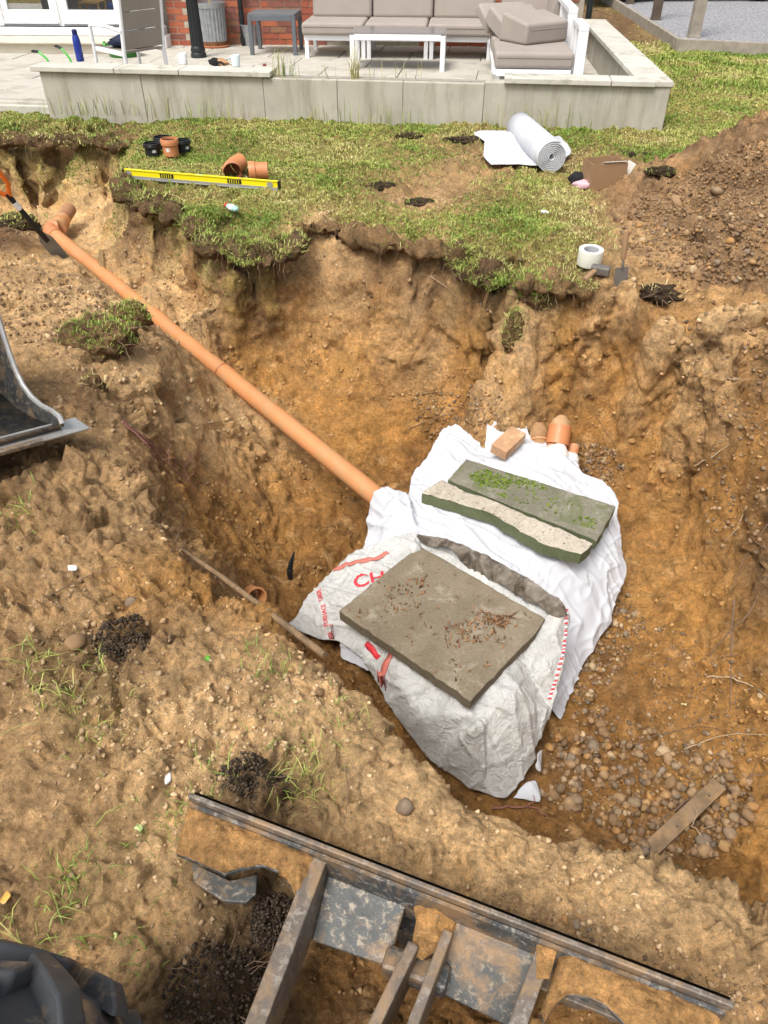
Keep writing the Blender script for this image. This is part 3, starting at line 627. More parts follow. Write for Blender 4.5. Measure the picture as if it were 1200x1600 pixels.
turf_lip('crumbling bare sod edge in the middle of the far pit wall', [(470, 352, .01), (530, 352, .0), (600, 372, 0), (660, 384, -.01), (705, 392, -.01)], .06, 130, .25, .3, False)
turf_lip('thick mossy sod flap sagging over the middle of the far pit wall', [(700, 388, 0), (735, 396, -.01), (765, 412, -.03), (782, 440, -.08)], .09, 1800, .06, .6)
turf_lip('dry sod edge between the mossy flap and the tape roll', [(795, 430, 0), (835, 428, 0), (880, 436, -.01), (925, 444, -.02)], .06, 700, .15, .4, False)
turf_lip('sod edge along the top of the trench end wall', [(-40, 217, .0), (30, 216, 0), (100, 215, 0), (165, 217, 0), (205, 224, 0)], .06, 900, .08, .4)
clod(775, 435, (.06, .06, .10), 'narrow tongue of turf hanging below the mossy flap', 350, True, lift=-.03, glow=-.6, dry=.1)
clod(832, 462, (.10, .07, .08), 'dry turf tuft high on the wall left of the hammer', 700, lift=.0, dry=.15, glow=-.5)
clod(800, 520, (.05, .05, .12), 'dry turf tuft lower on the wall left of the hammer', 360, lift=.0, dry=.18, glow=-.5)
clod(1028, 458, (.17, .10, .05), 'dark fibrous root clod at the pit rim right of the trowel', 120, True, lift=.0, roots=14, dry=.2, glow=-.3)
clod(28, 355, (.16, .12, .08), 'dark turf clod behind the spade at the left edge', 450, True, lift=.02, dry=.1)
clod(640, 214, (.12, .06, .035), 'dark kicked-up divot on the lawn below the concrete wall', 120, True, name='soil_divot', cat='divot')
clod(722, 221, (.17, .08, .04), 'dark kicked-up divot on the lawn left of the fleece roll', 80, True, name='soil_divot', cat='divot')
clod(598, 294, (.10, .06, .04), 'dark divot in the middle of the lawn', 60, True, name='soil_divot', cat='divot')
clod(655, 318, (.11, .06, .03), 'brown scuffed divot on the lawn nearer the pit', 60, True, name='soil_divot', cat='divot')
clod(1037, 268, (.12, .07, .025), 'dark divot on the lawn behind the cardboard box', 60, True, name='soil_divot', cat='divot')
clod(985, 245, (.15, .08, .04), 'scuffed grassy divot between the fleece roll and the box', 260, True, name='soil_divot', cat='divot')
clod(395, 1222, (.075, .055, .04), 'black fibrous humus clump on the bank behind the blade', 0, True, name='humus_clump', cat='soil clump', roots=30)
clod(345, 1560, (.10, .09, .06), 'black rooty humus clump between the tyre and the blade', 0, True, name='humus_clump', cat='soil clump', roots=45)
clod(432, 1445, (.05, .05, .04), 'small black humus clump under the left end of the blade', 0, True, name='humus_clump', cat='soil clump', roots=20)
clod(190, 1000, (.075, .07, .03), 'dark crumbly topsoil lump in the middle of the left bank', 0, True, name='humus_clump', cat='soil clump')
for u, v, n, L, lab in [(420, 1040, 60, .04, 'green grass tuft by the end of the wooden pole'), (150, 1140, 60, .03, 'thin grass tuft on the left bank, level with the bag'), (470, 1165, 60, .035, 'grass tuft on the bank below the pit rim'), (485, 1215, 45, .03, 'grass tuft right of the black root clump'), (270, 1285, 90, .026, 'trampled grass tuft left of the blade tip'), (110, 1375, 110, .026, 'trampled grass patch at the left edge above the tyre'), (240, 1470, 60, .024, 'sparse grass tuft between the tyre and the blade'), (30, 810, 60, .05, 'green grass tuft under the bucket on the left bank'), (325, 1225, 60, .045, 'grass tuft left of the black root clump'), (545, 1125, 40, .04, 'short dry grass tuft at the pit rim')]:
    h = hit(u, v)[0]; dist = (h - cam.location).length; q = np.array(h) + np.stack([RNG.normal(0, .045, n), RNG.normal(0, .055, n), np.zeros(n)], 1)
    for i in range(n): q[i, 2] = gz_at(q[i, 0], q[i, 1])
    gv, gf, gc = blades(q - np.array(h), np.tile([0, 0, 1.0], (n, 1)), RNG.uniform(.4, 1.1, n)*L, .0013*dist*RNG.uniform(.6, 1.2, n), grass_cols(q, RNG, -.12), RNG, 1.1)
    tag(link('grass_tuft', nmesh('grass_tuft', gv, gf, M_GRASS, np.clip(gc, .005, .8), False), None, h), lab, 'grass tuft', kind='stuff')
# ================================================================== TERRACE: paving, low concrete wall, house front, garden furniture
M_CONC = pm('concrete_wall', (.45, .425, .355), .16, 2.6, .85, .25, 35, dirt=(.31, .285, .205), dirt_amt=.4, dscale=4.5)
def concmat():
    m, t, b = newmat('streaked_concrete'); vec = objvec(t); mp = nn(t, 'ShaderNodeMapping'); mp.inputs['Scale'].default_value = (1, 1, .13); t.links.new(vec, mp.inputs['Vector'])
    c = ramp(t, noise(t, vec, 3, 7, .65), [(.3, (.36, .34, .28)), (.7, (.48, .455, .385))])
    c = mix(t, c, (.24, .22, .155), ramp(t, noise(t, mp.outputs[0], 7, 8, .7, .2), [(.50, 0.0), (.70, .75)]))
    c = mix(t, c, (.55, .53, .47), ramp(t, noise(t, mp.outputs[0], 13, 7, .7), [(.60, 0.0), (.72, .6)]))
    c = mix(t, c, (.14, .12, .08), ramp(t, noise(t, vec, 70, 5, .7), [(.68, 0.0), (.73, .8)]))
    t.links.new(c, b.inputs['Base Color']); b.inputs['Roughness'].default_value = .88; t.links.new(bump(t, noise(t, vec, 40, 8, .75), .3, .005), b.inputs['Normal']); return m
M_CONC = concmat()
M_COPE = pm('coping_stone', (.52, .50, .44), .15, 3, .8, .2, 50, dirt=(.27, .255, .20), dirt_amt=.2, dscale=4)
M_PAVE = pm('pale_paving', (.47, .445, .39), .12, 1.6, .75, .15, 40, dirt=(.34, .315, .265), dirt_amt=.35, dscale=2.2)
M_JOINT = pm('sand_joint', (.30, .28, .24), .2, 20, .9, .2, 80)
M_WHITE = pm('white_paint', (.80, .80, .80), .03, 3, .35, .03, 30)
M_WMETAL = pm('white_powder_coat', (.78, .79, .81), .03, 3, .4, .03, 60)
M_TAUPE = pm('taupe_fabric', (.315, .275, .245), .08, 3, .85, .2, 400, bdist=.001)
M_TAUPE2 = pm('taupe_mesh_fabric', (.30, .265, .225), .08, 3, .8, .25, 500, bdist=.001)
M_GREYM = pm('slate_grey_powder_coat', (.115, .13, .145), .08, 4, .45, .04, 80)
M_BLACKI = pm('black_iron', (.014, .018, .020), .2, 6, .45, .1, 40)
M_MORTAR = pm('mortar', (.42, .37, .30), .2, 12, .95, .35, 90)
M_BRICKS = [pm('brick_%s' % n, c, .22, 14, .9, .35, 60, dirt=(c[0]*.55, c[1]*.6, c[2]*.7), dirt_amt=.25, dscale=18) for n, c in (('orange', (.42, .13, .065)), ('red', (.34, .095, .055)), ('plum', (.24, .095, .07)), ('brown', (.30, .15, .09)))]
def glassmat(name, tint=(.02, .025, .03)):
    m, t, b = newmat(name); b.inputs['Base Color'].default_value = (*tint, 1); b.inputs['Roughness'].default_value = .04; b.inputs['Transmission Weight'].default_value = 0.0; b.inputs['Alpha'].default_value = .35; b.inputs['Specular IOR Level'].default_value = .8
    return m
M_GLASS = glassmat('window_glass')
PZ = .03                                                       # level of the paving
WL, WR = P(75, 175, 0), P(1035, 205, 0)
wd = (WR - WL); WLEN = wd.length; wd.normalize(); wa = math.atan2(wd.y, wd.x)
WTOP = .40
# --- low concrete wall: front run with panel joints, return run, coping slabs
def along(s, off=0.0): q = WL + wd*s + Vector((-wd.y, wd.x, 0))*off; return q
wall = thing('garden_wall', 'low pale concrete retaining wall round the terrace', 'garden wall', WL, (0, 0, wa))
cuts = [0, 1.02, 2.22, 2.38*1.0 + .55, 3.55, 4.30, WLEN]
RA, RB = P(946, 30, WTOP), P(1053, 127, WTOP)                   # outer top edge of the return run
Minv = (Matrix.Translation(WL) @ Matrix.Rotation(wa, 4, 'Z')).inverted()
def uloc(u, v, z): return Minv @ P(u, v, z)
xg0, xg1 = uloc(430, 107, WTOP).x, uloc(788, 118, WTOP).x
for i in range(len(cuts) - 1):
    a, b = cuts[i], cuts[i+1]
    top = WTOP - .045 - (.012 if xg0 < (a + b)/2 < xg1 else 0)
    MB().box(((a + b)/2, .10 + .003*(i % 2), (top - .15)/2), (b - a - .003, .17, top + .15)).build('wall_panel', M_CONC, wall, .006)
MB().box((WLEN/2, .125, .1), (WLEN - .02, .10, .50)).build('wall_core', M_JOINT, wall)
def coping(a, b): MB().box(((a + b)/2, .115, WTOP - .0225), (b - a - .006, .27, .045)).build('coping_slab', M_COPE, wall, .006)
for a, b in ((-.07, .78), (.78, 1.42), (1.42, xg0)): coping(a, b)
for a, b in ((xg1, xg1 + .95), (xg1 + .95, WLEN - .14)): coping(a, b)
# return run, from its surveyed outer edge
ra, rb = Minv @ RA, Minv @ RB; dv = (ra - rb).normalized(); nv = Vector((-dv.y, dv.x, 0)); LR = (ra - rb).length
def rpoly(s0, s1, o0, o1): return [tuple((rb + dv*s + nv*o).xy) for s, o in ((s0, o0), (s1, o0), (s1, o1), (s0, o1))]
segs = [(-.02, .9), (.9, 1.9), (1.9, 2.9), (2.9, LR)]
for i, (a, b) in enumerate(segs):
    MB().prism(rpoly(a + .003, b - .003, 0, .30), WTOP - .045, WTOP - (.0 if i else .001)).build('coping_slab', M_COPE, wall, .006)
    MB().prism(rpoly(a + (.04 if i == 0 else .003), b - .003, .04, .24), -.15, WTOP - .046).build('wall_panel', M_CONC, wall, .005)
# --- paving
pv = tag(link('patio', MB().box((-1.3 + (WLEN - .3 - 8)/2, 0, -.06), (WLEN - .3 + 8, 9, .12)).mesh('patio', M_COPE), None, along(1.3, 4.62) + Vector((0, 0, PZ - .012)), (0, 0, wa)), kind='structure')
slab_me = {}
for r in range(12):
    y = -4.42 + r*.62 + .31
    for c in range(16):
        x = -9.1 + (c + .5*(r % 2))*.92
        if x > WLEN - 1.3 - .75: continue
        k = (r*7 + c*3) % 3
        if k not in slab_me:
            o = MB().box((0, 0, 0), (.908, .608, .03)).build('paving_slab', M_PAVE, pv, .004); slab_me[k] = o.data
        else: o = link('paving_slab', slab_me[k], pv); m = o.modifiers.new('bevel', 'BEVEL'); m.width = .004; m.segments = 2
        o.location = (x, y, .006 + .0015*((r*5 + c) % 3)); o.rotation_euler = (0, 0, math.pi*((r + c) % 2))
MB().box((-5.9, -4.30, .018), (9.2, .014, .012)).build('edge_strip', M_GREYM, pv)
# --- house: brick wall
HE = Vector((1, -.055, 0)).normalized(); HA = math.atan2(HE.y, HE.x)
H0 = P(290, 71, PZ)
house = thing('house', 'red brick house front with white bay doors behind the terrace', 'house', H0, (0, 0, HA))
Hinv = (Matrix.Translation(H0) @ Matrix.Rotation(HA, 4, 'Z')).inverted()
bl, bh, bt = .215, .065, .010
XE = 5.5
bw = MB().box(((XE - .35)/2, .157, .9), (XE + .35, .20, 1.9)).build('wall', M_MORTAR, house)
bmesh_of = [MB().box((0, 0, 0), (bl, .1, bh)).mesh('brick', mt) for mt in M_BRICKS]; hmesh_of = [MB().box((0, 0, 0), (.1025, .1, bh)).mesh('brick', mt) for mt in M_BRICKS]
rb_ = random.Random(5)
def bricks(x0, x1, z0, rows, parent, yf=.045):
    for r in range(rows):
        x = x0; z = z0 + r*(bh + bt) + bh/2; k = 0; head = r % 2
        while x < x1:
            hd = (k + head) % 3 == 0; L = .1025 if hd else bl
            if x + L > x1 + .06: break
            me = (hmesh_of if hd else bmesh_of)[rb_.choices((0, 1, 2, 3), (4, 4, 3, 2))[0]]
            o = link('brick', me, parent, (x + L/2, yf + .05 + rb_.uniform(-.003, .003), z), (0, 0, 0)); o.scale = (1, 1, 1)
            x += L + bt; k += 1
hx = lambda u, v, z=PZ: (Hinv @ P(u, v, z)).x
bricks(-.02, 2.15, .008, 10, bw)                               # behind planter and side table
bricks(3.3, XE - .04, .008, 11, bw)                               # right of the sofa
# brick return beside the bay and its end pier
pier = MB().box((-.02, -.02, .95), (.30, .13, 1.9)).build('pier', M_MORTAR, house)
bricks(-.17, .13, .008, 11, pier, -.09)
dp = MB().tube([(hx(398, 60), -.05, 0), (hx(398, 60), -.05, 1.7)], .035, 14)
for z in (.05, .9): dp.tube([(hx(398, 60), -.05, z), (hx(398, 60), -.05, z + .07)], .045, 14)
dp.build('downpipe', M_BLACKI, house, 0, True)
MB().tube([(XE + .07, .0, 0), (XE + .07, .0, 1.7)], .04, 14).build('downpipe', M_BLACKI, house, 0, True)
# --- bay with glazed double doors
bx0, bx1 = -2.62, -.30; by = -.22
bay = thing('bay_window', 'white painted bay with glazed double doors and stone step', 'bay window', H0 + HE*0, (0, 0, HA))
def wbox(name, c, d, parent=bay, mat=None, bev=.006): return MB().box(c, d).build(name, mat or M_WHITE, parent, bev)
wbox('sill', (-1.42, by, .20), (2.42, .30, .10)); wbox('plinth', (-1.42, by + .04, .07), (2.5, .30, .15))
wbox('pilaster', (-.33, by - .02, .95), (.16, .20, 1.7)); wbox('pilaster_base', (-.33, by - .04, .13), (.24, .27, .26), bev=.015); wbox('pilaster_cap', (-.33, by - .03, .29), (.19, .23, .05), bev=.012)
wbox('jamb', (-.55, by, .95), (.14, .14, 1.4)); wbox('jamb', (-2.46, by, .95), (.12, .14, 1.4))
for i, cx in enumerate((-2.02, -1.16)):
    dw = .80 if i == 0 else .86
    dr = wbox('door', (cx, by - .02, .345), (dw, .06, .19))       # bottom rail
    for s in (-1, 1): wbox('stile', (cx + s*(dw/2 - .055), by - .02, .98), (.11, .058, 1.08), dr)
    wbox('moulding', (cx, by - .055, .29), (dw - .04, .03, .03), dr)
    wbox('pane', (cx, by - .012, .98), (dw - .22, .010, 1.08), dr, M_GLASS, 0)
wbox('jamb', (-1.61, by - .005, .90), (.05, .05, 1.3))
wbox('threshold', (-1.5, by - .09, .235), (1.95, .10, .03), mat=M_GREYM)
# sidelight right of the doors
sl = wbox('sidelight', (-.55 + .10, by + .01, .30), (.10, .08, .3)); wbox('pane', (-.47, by, .95), (.10, .01, 1.0), sl, M_GLASS, 0)
# slanting left cheek of the bay
lc = link('side_cheek', None, bay, (-2.55, by, 0), (0, 0, R(38)))
wbox('cheek_panel', (-.50, .0, .25), (.98, .10, .50), lc); wbox('cheek_base', (-.5, -.02, .07), (1.04, .16, .14), lc, bev=.012)
for x in (-.95, -.08): wbox('mullion', (x, 0, 1.0), (.12, .12, 1.1), lc)
wbox('pane', (-.52, .01, 1.0), (.78, .01, 1.05), lc, M_GLASS, 0)
# stone step
M_STEP = pm('cream_stone', (.58, .53, .43), .1, 4, .8, .15, 60, dirt=(.42, .38, .3), dirt_amt=.2)
st = MB().box((-1.65, by - .42, .06), (2.15, .42, .11)).build('step', M_STEP, bay, .012); MB().box((-1.65, by - .44, .135), (2.25, .50, .04)).build('tread', M_STEP, st, .018)
# the room behind the glass
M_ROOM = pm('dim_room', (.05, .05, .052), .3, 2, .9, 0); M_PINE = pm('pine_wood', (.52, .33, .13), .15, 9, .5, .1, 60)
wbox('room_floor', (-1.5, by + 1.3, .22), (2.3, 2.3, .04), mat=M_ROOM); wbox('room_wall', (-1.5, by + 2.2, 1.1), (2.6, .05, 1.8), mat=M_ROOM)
def lbl(o, a, b): return tag(o, a, b)
hw = lambda p: (Matrix.Translation(H0) @ Matrix.Rotation(HA, 4, 'Z')) @ Vector(p)
def hthing(name, label, cat, p, rz=0, group=None): return thing(name, label, cat, hw(p), (0, 0, HA + rz), group)
tc = hthing('toy_chair', 'small pine wood chair behind the right door pane', 'chair', (-1.28, by + .5, .245))
for s in (-.13, .13): MB().box((s, 0, .25), (.03, .03, .5)).build('leg', M_PINE, tc, .003); MB().box((s, -.26, .12), (.03, .03, .24)).build('leg', M_PINE, tc, .003)
MB().box((0, -.13, .25), (.30, .30, .025)).build('seat', M_PINE, tc, .004)
for z in (.36, .46): MB().box((0, 0, z), (.24, .02, .06)).build('back_slat', M_PINE, tc, .003)
tb = hthing('toy_box', 'blue toy box with pine frame behind the right door pane', 'toy box', (-.93, by + .35, .245))
MB().box((0, 0, .12), (.22, .2, .24)).build('box_body', pm('blue_plastic', (.03, .09, .35), .1, 5, .4, .02), tb, .006)
for s in (-.12, .12): MB().box((s, -.105, .13), (.02, .02, .27)).build('post', M_PINE, tb, .003)
tl = hthing('toy_easel', 'pine wood frame behind the left door pane', 'easel', (-1.80, by + .5, .245))
for s in (-.1, .1): MB().box((s, 0, .3), (.03, .03, .6)).build('post', M_PINE, tl, .003)
MB().box((0, -.02, .2), (.2, .02, .12)).build('rail', M_PINE, tl, .003)
# --- lamp column
lp = thing('iron_column', 'black cast iron column with fluted base on the terrace', 'column', P(311, 91, PZ))
MB().lathe([(.10, 0), (.10, .05), (.088, .07), (.095, .09), (.085, .13), (.078, .14)], 28).build('base', M_BLACKI, lp, 0, True)
MB().lathe([(.076, .13), (.066, .66), (.072, .67), (.072, .70)], 28).build('shaft', M_BLACKI, lp, 0, True)
MB().lathe([(.080, .69), (.080, .74), (.066, .75), (.070, .79), (.055, .81), (.05, 1.5)], 28).build('collar', M_BLACKI, lp, 0, True)
for k in range(12):
    a = k*math.pi/6; MB().tube([(.075*math.cos(a), .075*math.sin(a), .14), (.067*math.cos(a), .067*math.sin(a), .65)], .008, 6).build('flute', M_BLACKI, lp)
# --- galvanised planter
M_GALV = pm('galvanised_steel', (.36, .38, .40), .2, 14, .45, .1, 40, metal=.6, dirt=(.16, .075, .03), dirt_amt=.02, dscale=7)
M_TERRA = pm('terracotta', (.42, .16, .08), .15, 8, .85, .15, 60)
M_RUST = pm('rusty_steel', (.17, .075, .03), .4, 20, .8, .2, 60)
pl = thing('planter', 'ribbed galvanised steel planter on a terracotta saucer by the brick wall', 'planter', P(336, 74, PZ))
MB().lathe([(.19, 0), (.205, .03), (.19, .035), (.0, .03)], 32).build('saucer', M_TERRA, pl, 0, True)
prof = []
vs = MB(); n = 96
rows = [(.175, .032), (.178, .12), (.19, .47), (.195, .5)]
pv_ = [((r + .004*(1 if k % 4 < 2 else -1))*math.cos(2*math.pi*k/n), (r + .004*(1 if k % 4 < 2 else -1))*math.sin(2*math.pi*k/n), z) for r, z in rows for k in range(n)]
vs.add(pv_, [(i*n + k, i*n + (k+1) % n, (i+1)*n + (k+1) % n, (i+1)*n + k) for i in range(3) for k in range(n)]); vs.build('body', M_GALV, pl)
MB().lathe([(.1795, .033), (.1815, .085), (.176, .085)], 40, cap=False).build('rust_band', M_RUST, pl)
MB().lathe([(.200, .47), (.206, .50), (.206, .53), (.192, .53), (.190, .47)], 40, cap=False).build('rim', M_GALV, pl, 0, True)
MB().lathe([(.188, .45), (.0, .46)], 24, cap=False).build('compost', M_ROOT, pl)
sk = MB()
for k in range(4):
    a = random.uniform(0, 6.28); sk.tube([(0, 0, .45), (.03*math.cos(a), .03*math.sin(a), .7), (.08*math.cos(a), .08*math.sin(a), .95)], .006, 5)
sk.build('dry_stems', pm('straw', (.45, .38, .22), .2, 9, .9, .1), pl)
# --- bucket
bk = thing('metal_bucket', 'small galvanised bucket between the side table and brick wall', 'bucket', P(392, 72, PZ))
MB().lathe([(.085, 0), (.12, .25), (.127, .25), (.127, .265), (.115, .262), (.08, .01)], 28).build('body', M_GALV, bk, 0, True)
MB().tube([(.127*math.cos(a), .127*math.sin(a), .255 - .06*abs(math.sin(a))) for a in [math.pi*k/12 for k in range(13)]], .005, 6).build('handle', M_GALV, bk)
# --- side table, coffee table
def table(name, label, loc, size, leg, mat, top, rz, inner=False):
    t = thing(name, label, 'table', loc, (0, 0, rz)); X, Y, Z = size
    MB().box((0, 0, Z - .012), (X - .012, Y - .012, .024)).build('table_top', top, t, .003)
    for s in (-1, 1): MB().box((0, s*(Y/2 - .02), Z - .045), (X - 2*leg, .035, .06)).build('apron', mat, t, .003); MB().box((s*(X/2 - .02), 0, Z - .045), (.035, Y - 2*leg, .06)).build('apron', mat, t, .003)
    for a in (-1, 1):
        for b in (-1, 1): MB().box((a*(X/2 - leg/2), b*(Y/2 - leg/2), (Z - .025)/2), (leg, leg, Z - .025)).build('leg', mat, t, .003)
    return t
M_GLT = pm('grey_glass_top', (.20, .19, .19), .05, 2, .2, .0)
s1, s2 = P(402, 86, PZ), P(458, 88, PZ); sz = .43
table('side_table', 'slate grey square side table beside the sofa', (s1 + s2)/2 + Vector((.01, .22, 0)), (.62, .56, .47), .05, M_GREYM, M_GREYM, HA - .02)
c1, c2 = P(553, 110, PZ), P(690, 114, PZ); ca = -.085
table('coffee_table', 'low white framed coffee table with grey top', (c1 + c2)/2 + Vector((.02, .27, 0)), ((c2 - c1).length + .06, .60, .40), .055, M_WMETAL, M_GLT, ca)
# --- corner sofa
sa = ca
S0 = P(476, 92, PZ)
sf = thing('corner_sofa', 'white framed corner sofa with taupe seat and back cushions', 'sofa', S0, (0, 0, sa)); SW = .80
M_PIPE = pm('taupe_piping', (.22, .19, .165), .08, 3, .85, .1)
def cushion(name, c, d, parent=sf, rot=(0, 0, 0), bev=.035):
    o = MB().box((0, 0, 0), d).build(name, M_TAUPE, parent, bev, True, 0, c, rot, 4); x, y, z = d[0]/2 + .001, d[1]/2 + .001, d[2]/2; r_ = .03
    if name == 'seat_cushion': lp = [(-x + r_, -y, .3*z), (x - r_, -y, .3*z), (x, -y + r_, .3*z), (x, y - r_, .3*z), (x - r_, y, .3*z), (-x + r_, y, .3*z), (-x, y - r_, .3*z), (-x, -y + r_, .3*z), (-x + r_, -y, .3*z)]
    else: lp = [(-x + r_, .5*y, z), (x - r_, .5*y, z), (x, .5*y, z - r_), (x, .5*y, -z + r_), (x - r_, .5*y, -z), (-x + r_, .5*y, -z), (-x, .5*y, -z + r_), (-x, .5*y, z - r_), (-x + r_, .5*y, z)]
    MB().tube(lp, .004, 6).build('piping', M_PIPE, o); return o
for i in range(3):
    x = SW*(i + .5)
    MB().box((x, .04, .235), (SW - .01, .05, .06)).build('frame_rail', M_WMETAL, sf, .004)
    for s in (-1, 1): MB().box((x + s*(SW/2 - .035), .04, .105), (.05, .05, .21)).build('leg', M_WMETAL, sf, .003); MB().box((x + s*(SW/2 - .035), .70, .12), (.05, .05, .24)).build('leg', M_WMETAL, sf, .003)
    MB().box((x, .37, .225), (SW - .02, .62, .03)).build('seat_deck', M_WMETAL, sf)
    cushion('seat_cushion', (x - .02, .36, .335), (SW - .012, .80, .14))
    cushion('back_cushion', (x + .03, .70, .66), (SW - .012, .17, .56), sf, (R(-8), 0, 0), .045)
# corner and chaise side
cushion('back_cushion', (2.86, .62, .66), (.72, .17, .56), sf, (R(-8), 0, 0), .045)
cushion('back_cushion', (3.18, .28, .64), (.17, .62, .56), sf, (0, R(10), 0), .045)
MB().box((2.74, -.78, .225), (.78, 2.9, .03)).build('seat_deck', M_WMETAL, sf)
for x in (2.40, 3.12):
    for y in (-2.17, -.9, .62): MB().box((x, y, .11), (.05, .05, .22)).build('leg', M_WMETAL, sf, .003)
for y in (-2.21,): MB().box((2.76, y, .225), (.76, .05, .06)).build('frame_rail', M_WMETAL, sf, .004)
MB().box((2.38, -.78, .225), (.05, 2.8, .06)).build('frame_rail', M_WMETAL, sf, .004)
cushion('seat_cushion', (2.74, .20, .335), (.78, .88, .14)); cushion('seat_cushion', (2.74, -.70, .335), (.78, .88, .14)); cushion('seat_cushion', (2.76, -1.72, .335), (.80, 1.0, .15))
def armframe(y0, y1, x, z0, z1):
    a = MB().box((x, (y0 + y1)/2, z1), (.10, y1 - y0, .05)).build('arm_rest', M_WMETAL, sf, .004)
    ys = (y0 + .03, y1 - .03) if y1 - y0 < .5 else (y0 + .03, (y0 + y1)/2, y1 - .03)
    for y in ys: MB().box((x, y, (z0 + z1)/2), (.10, .055, z1 - z0)).build('arm_post', M_WMETAL, a, .003)
armframe(-1.30, .45, 3.20, 0, .68); armframe(-2.21, -1.62, 3.22, 0, .62)
sw = lambda p: (Matrix.Translation(S0) @ Matrix.Rotation(sa, 4, 'Z')) @ Vector(p)
def wedge(label, p, rot, d=(.50, .42, .17), thin=.45):
    X, Y, Z = [q/2 for q in d]; k = thing('loose_cushion', label, 'cushion', sw(p), (rot[0], rot[1], rot[2] + sa), 'loose cushions on the sofa')
    MB().add([(-X, -Y, -Z), (X, -Y, -Z), (X, Y, -Z), (-X, Y, -Z), (-X, -Y, Z*thin), (X, -Y, Z*thin), (X, Y*.8, Z), (-X, Y*.8, Z)], [(0, 3, 2, 1), (4, 5, 6, 7), (0, 1, 5, 4), (1, 2, 6, 5), (2, 3, 7, 6), (3, 0, 4, 7)]).build('cushion_cover', M_TAUPE, k, .03, True, 0, None, None, 4)
    MB().tube([(-X*.8, -Y*1.0, 0), (X*.8, -Y*1.0, 0)], .004, 6).build('piping', M_TAUPE, k)
    return k
wedge('nearest and thickest loose taupe cushion on the sofa chaise', (2.78, -1.42, .545), (0, 0, R(38)), (.60, .46, .27))
wedge('middle loose taupe cushion leaning behind the thick one', (2.60, -.92, .54), (R(22), 0, R(30)), (.56, .40, .20), .9)
wedge('farthest loose taupe cushion, thin and tilted on the sofa corner', (2.50, -.60, .55), (R(30), 0, R(25)), (.60, .40, .13), .9)
# --- garden chair with clothes
ch = thing('garden_chair', 'white aluminium garden chair with taupe sling, seen from behind', 'chair', Vector((-2.62, 9.25, PZ)), (0, 0, R(52)))
for s in (-1, 1):
    MB().tube([(s*.25, -.22, 0), (s*.25, -.20, .40), (s*.25, -.28, .93)], .02, 8).build('back_leg', M_WMETAL, ch, 0, True)
    MB().tube([(s*.27, .28, 0), (s*.27, .26, .62), (s*.27, -.02, .63), (s*.26, -.24, .60)], .018, 8).build('arm', M_WMETAL, ch, 0, True)
    MB().bar((s*.25, -.20, .40), (s*.25, .27, .42), .03, .035).build('seat_rail', M_WMETAL, ch)
MB().box((0, .03, .415), (.48, .46, .02)).build('seat', M_TAUPE2, ch, .006)
for i, (z0, z1) in enumerate(((.44, .60), (.605, .76), (.765, .90))):
    yy = lambda z: -.20 - .08*(z - .40)/.53
    MB().bar((0, yy(z0), z0), (0, yy(z1), z1), .46, .022, (0, 1, 0)).build('back_panel', M_TAUPE2, ch, .006)
MB().bar((-.25, -.283, .93), (.25, -.283, .93), .035, .035).build('top_rail', M_WMETAL, ch, .006)
M_NAVY = pm('navy_cloth', (.018, .025, .055), .3, 20, .9, .4, 60); M_PALE = pm('pale_blue_cloth', (.38, .46, .58), .15, 20, .9, .3, 60); M_DKC = pm('black_cloth', (.012, .012, .013), .3, 20, .95, .5, 80)
def rag(name, label, loc, size, mat, cat, seed, rz=0):
    v, f = I3; d = 1 + .55*pn(v, .7, seed) + .3*pn(v, .3, seed + 1); q = v*d[:, None]*np.array(size); q[:, 2] = np.maximum(q[:, 2], -size[2]*.55)
    return tag(link(name, nmesh(name, q, f, mat), None, loc, (0, 0, rz)), label, cat)
cl = ch.location
chm = lambda p: (Matrix.Translation(ch.location) @ Matrix.Rotation(R(52), 4, 'Z')) @ Vector(p)
rag('folded_shorts', 'dark navy clothes folded on the seat of the garden chair', chm((.0, .02, .47)), (.20, .17, .06), M_NAVY, 'clothes', 71)
rag('cap', 'black cap lying on the seat of the garden chair', chm((.20, .14, .51)), (.11, .10, .07), M_DKC, 'cap', 73)
rag('shirt', 'pale blue shirt bundled on the garden chair', chm((.12, .10, .55)), (.09, .08, .04), M_PALE, 'shirt', 75)
M_GREENP = pm('bright_green_plastic', (.06, .42, .05), .1, 6, .4, .03)
tg = thing('green_trug', 'flexible green plastic trug under the garden chair', 'trug', P(195, 90, PZ) + Vector((-.02, .05, 0)))
MB().lathe([(.17, 0), (.22, .13), (.23, .135), (.215, .13), (.165, .01)], 28).build('tub', pm('green_rubber', (.035, .17, .03), .15, 6, .5, .05), tg, 0, True)
for s in (-1, 1): MB().tube([(s*.21, -.05, .13), (s*.235, -.03, .17), (s*.235, .03, .17), (s*.21, .05, .13)], .01, 6).build('handle', M_GREENP, tg, 0, True)
for u0, v0, u1, v1, lab in ((52, 80, 73, 92, 'left bright green scooter handlebar with black grip'), (88, 72, 108, 90, 'right bright green scooter handlebar with black grip')):
    q0 = P(u1, v1, PZ + .10); y = q0.y; q1 = PY(u0, v0, y + .1); t = thing('green_handlebar', lab, 'handlebar', q0); dq = q1 - q0
    MB().tube([Vector((.03, 0, -.10)), Vector((0, 0, 0)), dq*.55 + Vector((0, 0, .03))], .013, 8).build('bar', M_GREENP, t, 0, True)
    MB().tube([dq*.55 + Vector((0, 0, .03)), dq], .016, 8).build('grip', M_BLACKI, t, 0, True); MB().lathe([(.022, -.01), (.026, 0), (.022, .012)], 12, Matrix.Translation(dq)).build('grip_end', M_BLACKI, t, 0, True)
